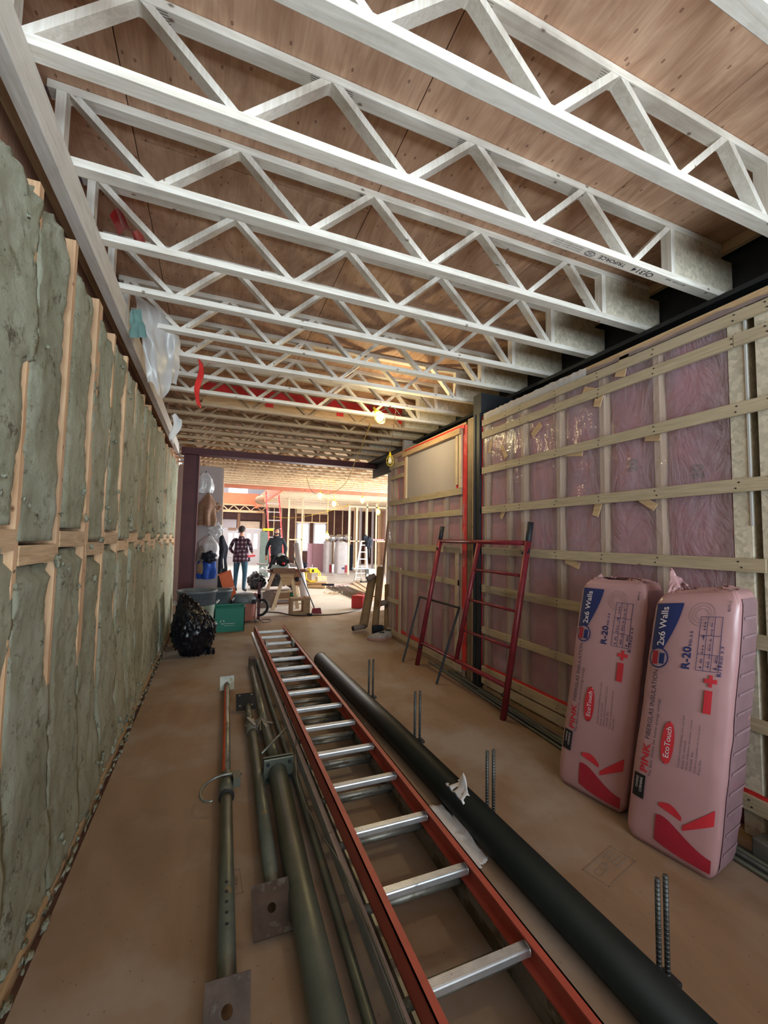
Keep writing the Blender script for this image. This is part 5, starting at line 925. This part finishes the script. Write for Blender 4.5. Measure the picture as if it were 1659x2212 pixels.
# red and white ladder up to the loft
rl = thing('loft_ladder', (2.1, 16, 0), 'pinkish red ladder with white rungs leaning up to the loft opening', 'ladder')
for a, b in (((1.93, 15.3, 0), (1.74, 16.2, 3.2)), ((2.40, 15.3, 0), (2.20, 16.2, 3.22))): MB().beam(a, b, .05, .03, (0, 1, 0)).obj('rail', M['ladderpink'], rl)
for i in range(10):
    z = .25+.31*i; k = z/3.2; MB().box(1.93-.19*k, 2.40-.2*k, 15.28+.9*k, 15.32+.9*k, z-.015, z+.015).obj('rung', M['offwhite'], rl)
MB().box(1.62, 1.98, 15.6, 15.7, 1.72, 1.80).obj('yellow_level', M['yellow'], loc=(1.8, 15.6, 1.7), label='yellow spirit level behind the loft ladder', cat='level'); MB().box(1.62, 1.95, 16.5, 16.55, 0, 1.70).obj('green_sheet', plain('green_poly', (.16, .22, .19), .5), loc=(1.78, 16.5, 0), label='green translucent sheet standing behind the loft ladder', cat='sheet')
# orange tub, coats, bags on the pegs past the maroon column
ot = thing('orange_tub', (.37, 9.6, 0), 'orange plastic wheelbarrow tub tipped on its side behind the bins', 'tub')
MB().hexa([(.28, 9.45, .16), (.50, 9.40, .22), (.50, 9.75, .22), (.28, 9.8, .16), (.13, 9.45, .68), (.36, 9.40, .78), (.36, 9.75, .78), (.13, 9.8, .68)]).obj('tub', M['orangeboard'], ot); MB().beam((.30, 9.38, .40), (.44, 9.36, .46), .02, .012).obj('white_stripe', M['white'], ot); MB().hexa([(.14, 9.5, .1), (.28, 9.5, .1), (.28, 9.8, .1), (.14, 9.8, .1), (.06, 9.5, .62), (.14, 9.5, .66), (.14, 9.8, .66), (.06, 9.8, .62)]).obj('inside', M['black'], ot); MB().box(.14, .48, 9.45, 9.75, 0, .16).obj('cradle', M['black'], ot)
cw = [(('hanging_coat', (.14, 9.9, 1.1)), (.13, .10, .42), 'darkcloth', 'long dark plaid coat hanging past the maroon column', 'coat'), (('blue_bag', (-.10, 8.85, .90)), (.15, .12, .22), 'blue', 'bright blue cloth bundle hanging low past the maroon column', 'bag'),
      (('grey_bag', (-.08, 8.9, 1.28)), (.16, .12, .22), 'tankwrap', 'grey plastic bag hanging mid-height past the maroon column', 'bag'), (('clear_bag', (.02, 9.1, 1.62)), (.13, .1, .14), 'clearpoly', 'pale blue crumpled plastic bag tied on the pegs', 'bag'), (('brown_jacket', (-.14, 8.8, 2.0)), (.14, .12, .30), 'brownwood', 'brown leather-like jacket hooked below the clear bucket bag', 'jacket'),
      (('brown_sleeve', (.0, 8.85, 2.06)), (.12, .08, .08), 'brownwood', 'brown sleeve sticking out right from the hooked jacket', 'sleeve'), (('clear_bucket_bag', (-.19, 8.75, 2.52)), (.12, .10, .19), 'clearpoly', 'clear plastic bag full of white bits hanging highest past the column', 'bag'), (('dark_bundle', (-.06, 8.6, 1.10)), (.12, .10, .09), 'darkcloth', 'dark strap bundle above the blue cloth bundle', 'bundle'), (('grey_boot', (-.22, 8.8, 1.16)), (.06, .06, .14), 'cardgrey', 'grey rag hooked beside the maroon column', 'rag'), (('rag', (-.20, 8.8, .90)), (.06, .06, .12), 'card', 'tan rag hooked low beside the maroon column', 'rag')]
def drape(c, rx, ry, h, seed, n=7):
    c = Vector(c)
    def f(u, v):
        t = u*math.tau; k = (.35+.65*min(1, v*3.2))*(1+.10*v)*(1-.25*max(0, v-.85)*4*abs(math.sin(t*2+seed)))
        fo = 1+(.05+.16*v)*math.sin(n*t+seed+2*v)+.15*noise.noise(V(math.cos(t)*1.5, v*4, seed))
        return (c.x+rx*k*fo*math.cos(t)+.05*rx*math.sin(v*5+seed), c.y+ry*k*fo*math.sin(t), c.z+h*(1-2*v)+.04*h*math.sin(3*t+seed)*v)
    return MB().grid(f, 48, 26)
for i, ((nm, c), r_, mt, lb, ct) in enumerate(cw):
    if nm in ('clear_bag', 'brown_sleeve', 'dark_bundle'): m_ = MB().blob(c, r_, i*4+1, .3, 2.4, 4)
    else: m_ = drape(c, r_[0], r_[1], r_[2], i*1.7+1, 5 if r_[0] > .1 else 3)
    m_.obj(nm, M[mt], loc=c, smooth=True, label=lb, cat=ct)
rk = thing('coat_rack', (-.1, 9.05, 0), 'grey board rack with pegs behind the hanging coats and bags', 'rack'); MB().box(-.5, .10, 9.15, 9.19, 0, 2.9).obj('board', M['drywall'], rk)
for x, z in ((-.19, 2.75), (-.14, 2.34), (.0, 1.78), (-.08, 1.52), (-.10, 1.14), (-.22, 1.33), (-.06, 1.2)): MB().tube([(x, 9.16, z), (x, 8.85, z)], .01, 6).obj('peg', M['steeldark'], rk)
MB().tube([(.22, 9.8, .8), (.16, 9.9, 1.42)], .012, 6).obj('pole', M['white'], loc=(.2, 9.8, .8), label='thin white-tipped pole leaning beside the dark coat', cat='pole')
MB().box(.03, .33, 10.0, 10.3, 0, .62).obj('grey_carton', M['sagebin'], loc=(.2, 10.1, 0), label='grey-green carton standing behind the orange tub', cat='box')
# ================================================================ PEOPLE
def skin_body(name, mats, par, J, E_, regions):
    me = bpy.data.meshes.new(name); keys = list(J); me.from_pydata([tuple(Vector(J[k][0])-ORG[par.name]) for k in keys], [(keys.index(a), keys.index(b)) for a, b in E_], [])
    o = bpy.data.objects.new(name, me); COL.objects.link(o); o.modifiers.new('skin', 'SKIN')
    sv_ = me.skin_vertices[0].data
    for i, k in enumerate(keys): r_ = J[k][1]; sv_[i].radius = (r_, r_) if not isinstance(r_, tuple) else r_; sv_[i].use_root = (i == 0)
    sb_ = o.modifiers.new('sub', 'SUBSURF'); sb_.levels = 2
    dg = bpy.context.evaluated_depsgraph_get(); m2 = bpy.data.meshes.new_from_object(o.evaluated_get(dg)); bpy.data.objects.remove(o)
    m2.materials.clear()
    for m_ in mats: m2.materials.append(m_)
    for p in m2.polygons: p.use_smooth = True; p.material_index = regions(p.center+ORG[par.name])
    m2.name = name; o = bpy.data.objects.new(name, m2); COL.objects.link(o); o.parent = par; ORG[o.name] = ORG[par.name]; return o
def person(base, face, pose, mats, label):
    """face: heading angle of the body (0 looks to +y). pose: dict of joint overrides in body space (x right, y forward, z up)"""
    p = thing('person', base, label, 'person'); R = Matrix.Rotation(-face, 3, 'Z'); Bv = Vector(base)
    J = dict(pelvis=((0, 0, .96), (.155, .105)), belly=((0, .0, 1.12), (.15, .10)), chest=((0, -.005, 1.32), (.175, .11)), neck0=((0, -.01, 1.47), (.075, .07)), neck=((0, .0, 1.54), (.055, .055)), head0=((0, .02, 1.62), (.070, .085)), head1=((0, .015, 1.70), (.072, .088)), crown=((0, .0, 1.76), (.050, .060)),
             hipL=((-.09, 0, .90), .095), kneeL=((-.11, .02, .50), .062), ankL=((-.12, -.01, .09), .043), toeL=((-.13, .14, .03), .034), hipR=((.09, 0, .90), .095), kneeR=((.11, .02, .50), .062), ankR=((.12, -.01, .09), .043), toeR=((.13, .14, .03), .034),
             shL=((-.19, 0, 1.42), .062), elL=((-.25, -.02, 1.15), .047), wrL=((-.24, .12, .95), .033), paL=((-.235, .15, .90), (.036, .018)), shR=((.19, 0, 1.42), .062), elR=((.25, -.02, 1.15), .047), wrR=((.24, .12, .95), .033), paR=((.235, .15, .90), (.036, .018)))
    J.update(pose)
    E_ = [('pelvis', 'belly'), ('belly', 'chest'), ('chest', 'neck0'), ('neck0', 'neck'), ('neck', 'head0'), ('head0', 'head1'), ('head1', 'crown')]
    for s_ in 'LR':
        E_ += [('pelvis', 'hip'+s_), ('hip'+s_, 'knee'+s_), ('knee'+s_, 'ank'+s_), ('ank'+s_, 'toe'+s_), ('chest', 'sh'+s_), ('sh'+s_, 'el'+s_), ('el'+s_, 'wr'+s_), ('wr'+s_, 'pa'+s_)]
        w = Vector(J['wr'+s_][0]); q = Vector(J['pa'+s_][0]); d = (q-w).normalized(); sd = d.cross(V(0, 1, 0) if abs(d.y) < .8 else V(1, 0, 0)).normalized()
        for k, (off, ln) in enumerate(((-.028, .060), (-.010, .072), (.010, .068), (.026, .052))):
            a = q+sd*off+d*.03; J['f%d%s' % (k, s_)] = (tuple(a), .0095); J['g%d%s' % (k, s_)] = (tuple(a+d*ln*.6+V(0, .012, -.01)), .008); E_ += [('pa'+s_, 'f%d%s' % (k, s_)), ('f%d%s' % (k, s_), 'g%d%s' % (k, s_))]
        J['t'+s_] = (tuple(q+sd*-.045+d*.015), .010); E_.append(('pa'+s_, 't'+s_))
    JJ = {k: (tuple(Bv+R@Vector(v[0])), v[1]) for k, v in J.items()}
    hands = [JJ['wrL'][0], JJ['wrR'][0]]; zb = Bv.z
    def reg(c):
        if c.z > zb+1.50: return 0
        for h in hands:
            if (c-Vector(h)).length < .15 and (c.z < h[2]+.02 or (c-Vector(h)).length < .03): return 0
        rel = R.inverted()@(c-Bv)
        if c.z < zb+.11: return 3
        if c.z < zb+.93 and abs(rel.x) < .20 and not any((c-Vector(h)).length < .30 and abs(rel.x) > .17 for h in hands): return 2
        return 1
    skin_body('body', mats, p, JJ, E_, reg)
    W_ = lambda v: tuple(Bv+R@Vector(v))
    hx, hy, hz = J['head1'][0]; ROT = R@Matrix.Rotation(-pose.get('turn', 0), 3, 'Z') if False else R
    return p, W_, R
mats1 = [M['skin'], M['plaid'], M['denim'], M['black']]
p1_, Wp, R1 = person((.70, 12.1, 0), .35, dict(elL=((-.29, -.06, 1.16), .050), wrL=((-.22, .14, 1.02), .035), paL=((-.16, .22, 1.02), (.036, .02)), elR=((.28, -.04, 1.14), .050), wrR=((.26, .20, 1.05), .035), paR=((.22, .28, 1.07), (.036, .02)), chest=((0, -.01, 1.30), (.195, .125)), belly=((0, 0, 1.10), (.175, .125)), pelvis=((0, 0, .96), (.165, .12)), hipL=((-.10, 0, .88), .10), hipR=((.10, 0, .88), .10), ankL=((-.15, .06, .09), .045), kneeL=((-.13, .04, .50), .066), kneeR=((.12, .0, .50), .066), ankR=((.13, -.10, .09), .045)), mats1, 'person in dark plaid shirt, jeans and backwards cap, seen from behind')
mb = MB()
def hair(W_, mb, c, r_, cut, front=False, seed=0):
    bm = bmesh.new(); bmesh.ops.create_icosphere(bm, subdivisions=3, radius=1)
    for v in list(bm.verts):
        v.co = V(v.co.x*r_[0], v.co.y*r_[1], v.co.z*r_[2])
    dele = [v for v in bm.verts if cut(v.co)]; bmesh.ops.delete(bm, geom=dele, context='VERTS'); bm.verts.index_update()
    mb.add([W_(v.co+Vector(c)) for v in bm.verts], [[v.index for v in f.verts] for f in bm.faces]); bm.free()
hair(Wp, mb, (0, .01, 1.69), (.092, .112, .105), lambda c: c.z < -.02 and c.y > -.02 or c.z < -.07); mb.obj('cap', M['hair'], p1_, True)
mb = MB(); mb.grid(lambda u, v: Wp((-.06+.12*u, -.10-.06*v, 1.645-.035*v-.02*abs(2*u-1))), 6, 3, thick=(0, 0, .006)); mb.obj('cap_peak', M['hair'], p1_, True)
for s_ in (-1, 1): MB().blob(Wp((s_*.082, .02, 1.65)), (.012, .018, .028), 1, .1, 2, 2).obj('ear', M['skin'], p1_, True)
MB().blob(Wp((0, .115, 1.635)), (.014, .018, .02), 1, .1, 2, 2).obj('nose', M['skin'], p1_, True)
mb = MB(); n_ = 30                                      # loose shirt body below the belt line
mb.grid(lambda u, v: Wp(((.185+.02*v+.006*math.sin(u*math.tau*6))*math.cos(u*math.tau), (.135+.02*v)*math.sin(u*math.tau), 1.14-.33*v+.02*math.cos(u*math.tau*2+.6)*v)), n_, 8); mb.obj('shirt_tail', M['plaid'], p1_, True)
MB().tube([Wp((.205, .03, .93)), Wp((.205, .05, .83))], .035, 8).obj('tool_pouch', M['black'], p1_, True)
MB().beam((.86, 12.0, .965), (1.06, 12.0, .985), .06, .055).obj('red_tool', M['redbox'], loc=(.95, 12, .95), label='red tool held out at waist height by the plaid-shirted person', cat='tool')
mats2 = [M['skin'], M['hoodie'], M['darkcloth'], M['black']]
p2_, Wq, R2 = person((1.76, 13.0, 0), 3.55, dict(elL=((-.29, -.02, 1.16), .052), wrL=((-.27, .06, .93), .036), paL=((-.26, .09, .87), (.036, .02)), elR=((.29, .0, 1.16), .052), wrR=((.28, .08, .93), .036), paR=((.27, .11, .87), (.036, .02)), chest=((0, -.01, 1.31), (.195, .125)), belly=((0, 0, 1.10), (.17, .12))), mats2, 'smiling bearded person in a charcoal hoodie facing the camera behind the saw bench')
mb = MB(); hair(Wq, mb, (0, .0, 1.70), (.086, .105, .095), lambda c: (c.y > .03 and c.z < .035) or c.z < -.07); mb.obj('hair', M['hair'], p2_, True)
mb = MB(); hair(Wq, mb, (0, .028, 1.615), (.074, .078, .058), lambda c: c.z > .004 or c.y < -.01); mb.obj('beard', M['hair'], p2_, True)
MB().blob(Wq((0, .108, 1.655)), (.013, .020, .022), 1, .1, 2, 2).obj('nose', M['skin'], p2_, True)
for s_ in (-1, 1):
    MB().blob(Wq((s_*.030, .094, 1.683)), (.012, .007, .006), 1, 0, 2, 2).obj('eye', M['white'], p2_, True); MB().blob(Wq((s_*.030, .101, 1.683)), (.005, .003, .005), 1, 0, 2, 1).obj('iris', M['black'], p2_, True)
    MB().tube([Wq((s_*.016, .102, 1.702)), Wq((s_*.046, .092, 1.700))], .004, 5).obj('eyebrow', M['hair'], p2_, True); MB().blob(Wq((s_*.080, .01, 1.66)), (.010, .016, .026), 1, .1, 2, 2).obj('ear', M['skin'], p2_, True)
MB().tube(smoothp([Wq((-.024, .104, 1.622)), Wq((0, .113, 1.614)), Wq((.024, .104, 1.622))], 4), .005, 6).obj('mouth', M['white'], p2_, True)
mb = MB(); mb.tube([Wq((.085*math.cos(t/20*math.tau), .085*math.sin(t/20*math.tau)-.015, 1.52+.035*-math.sin(t/20*math.tau))) for t in range(20)], .036, 8, closed=True); mb.obj('hood', M['hoodie'], p2_, True)
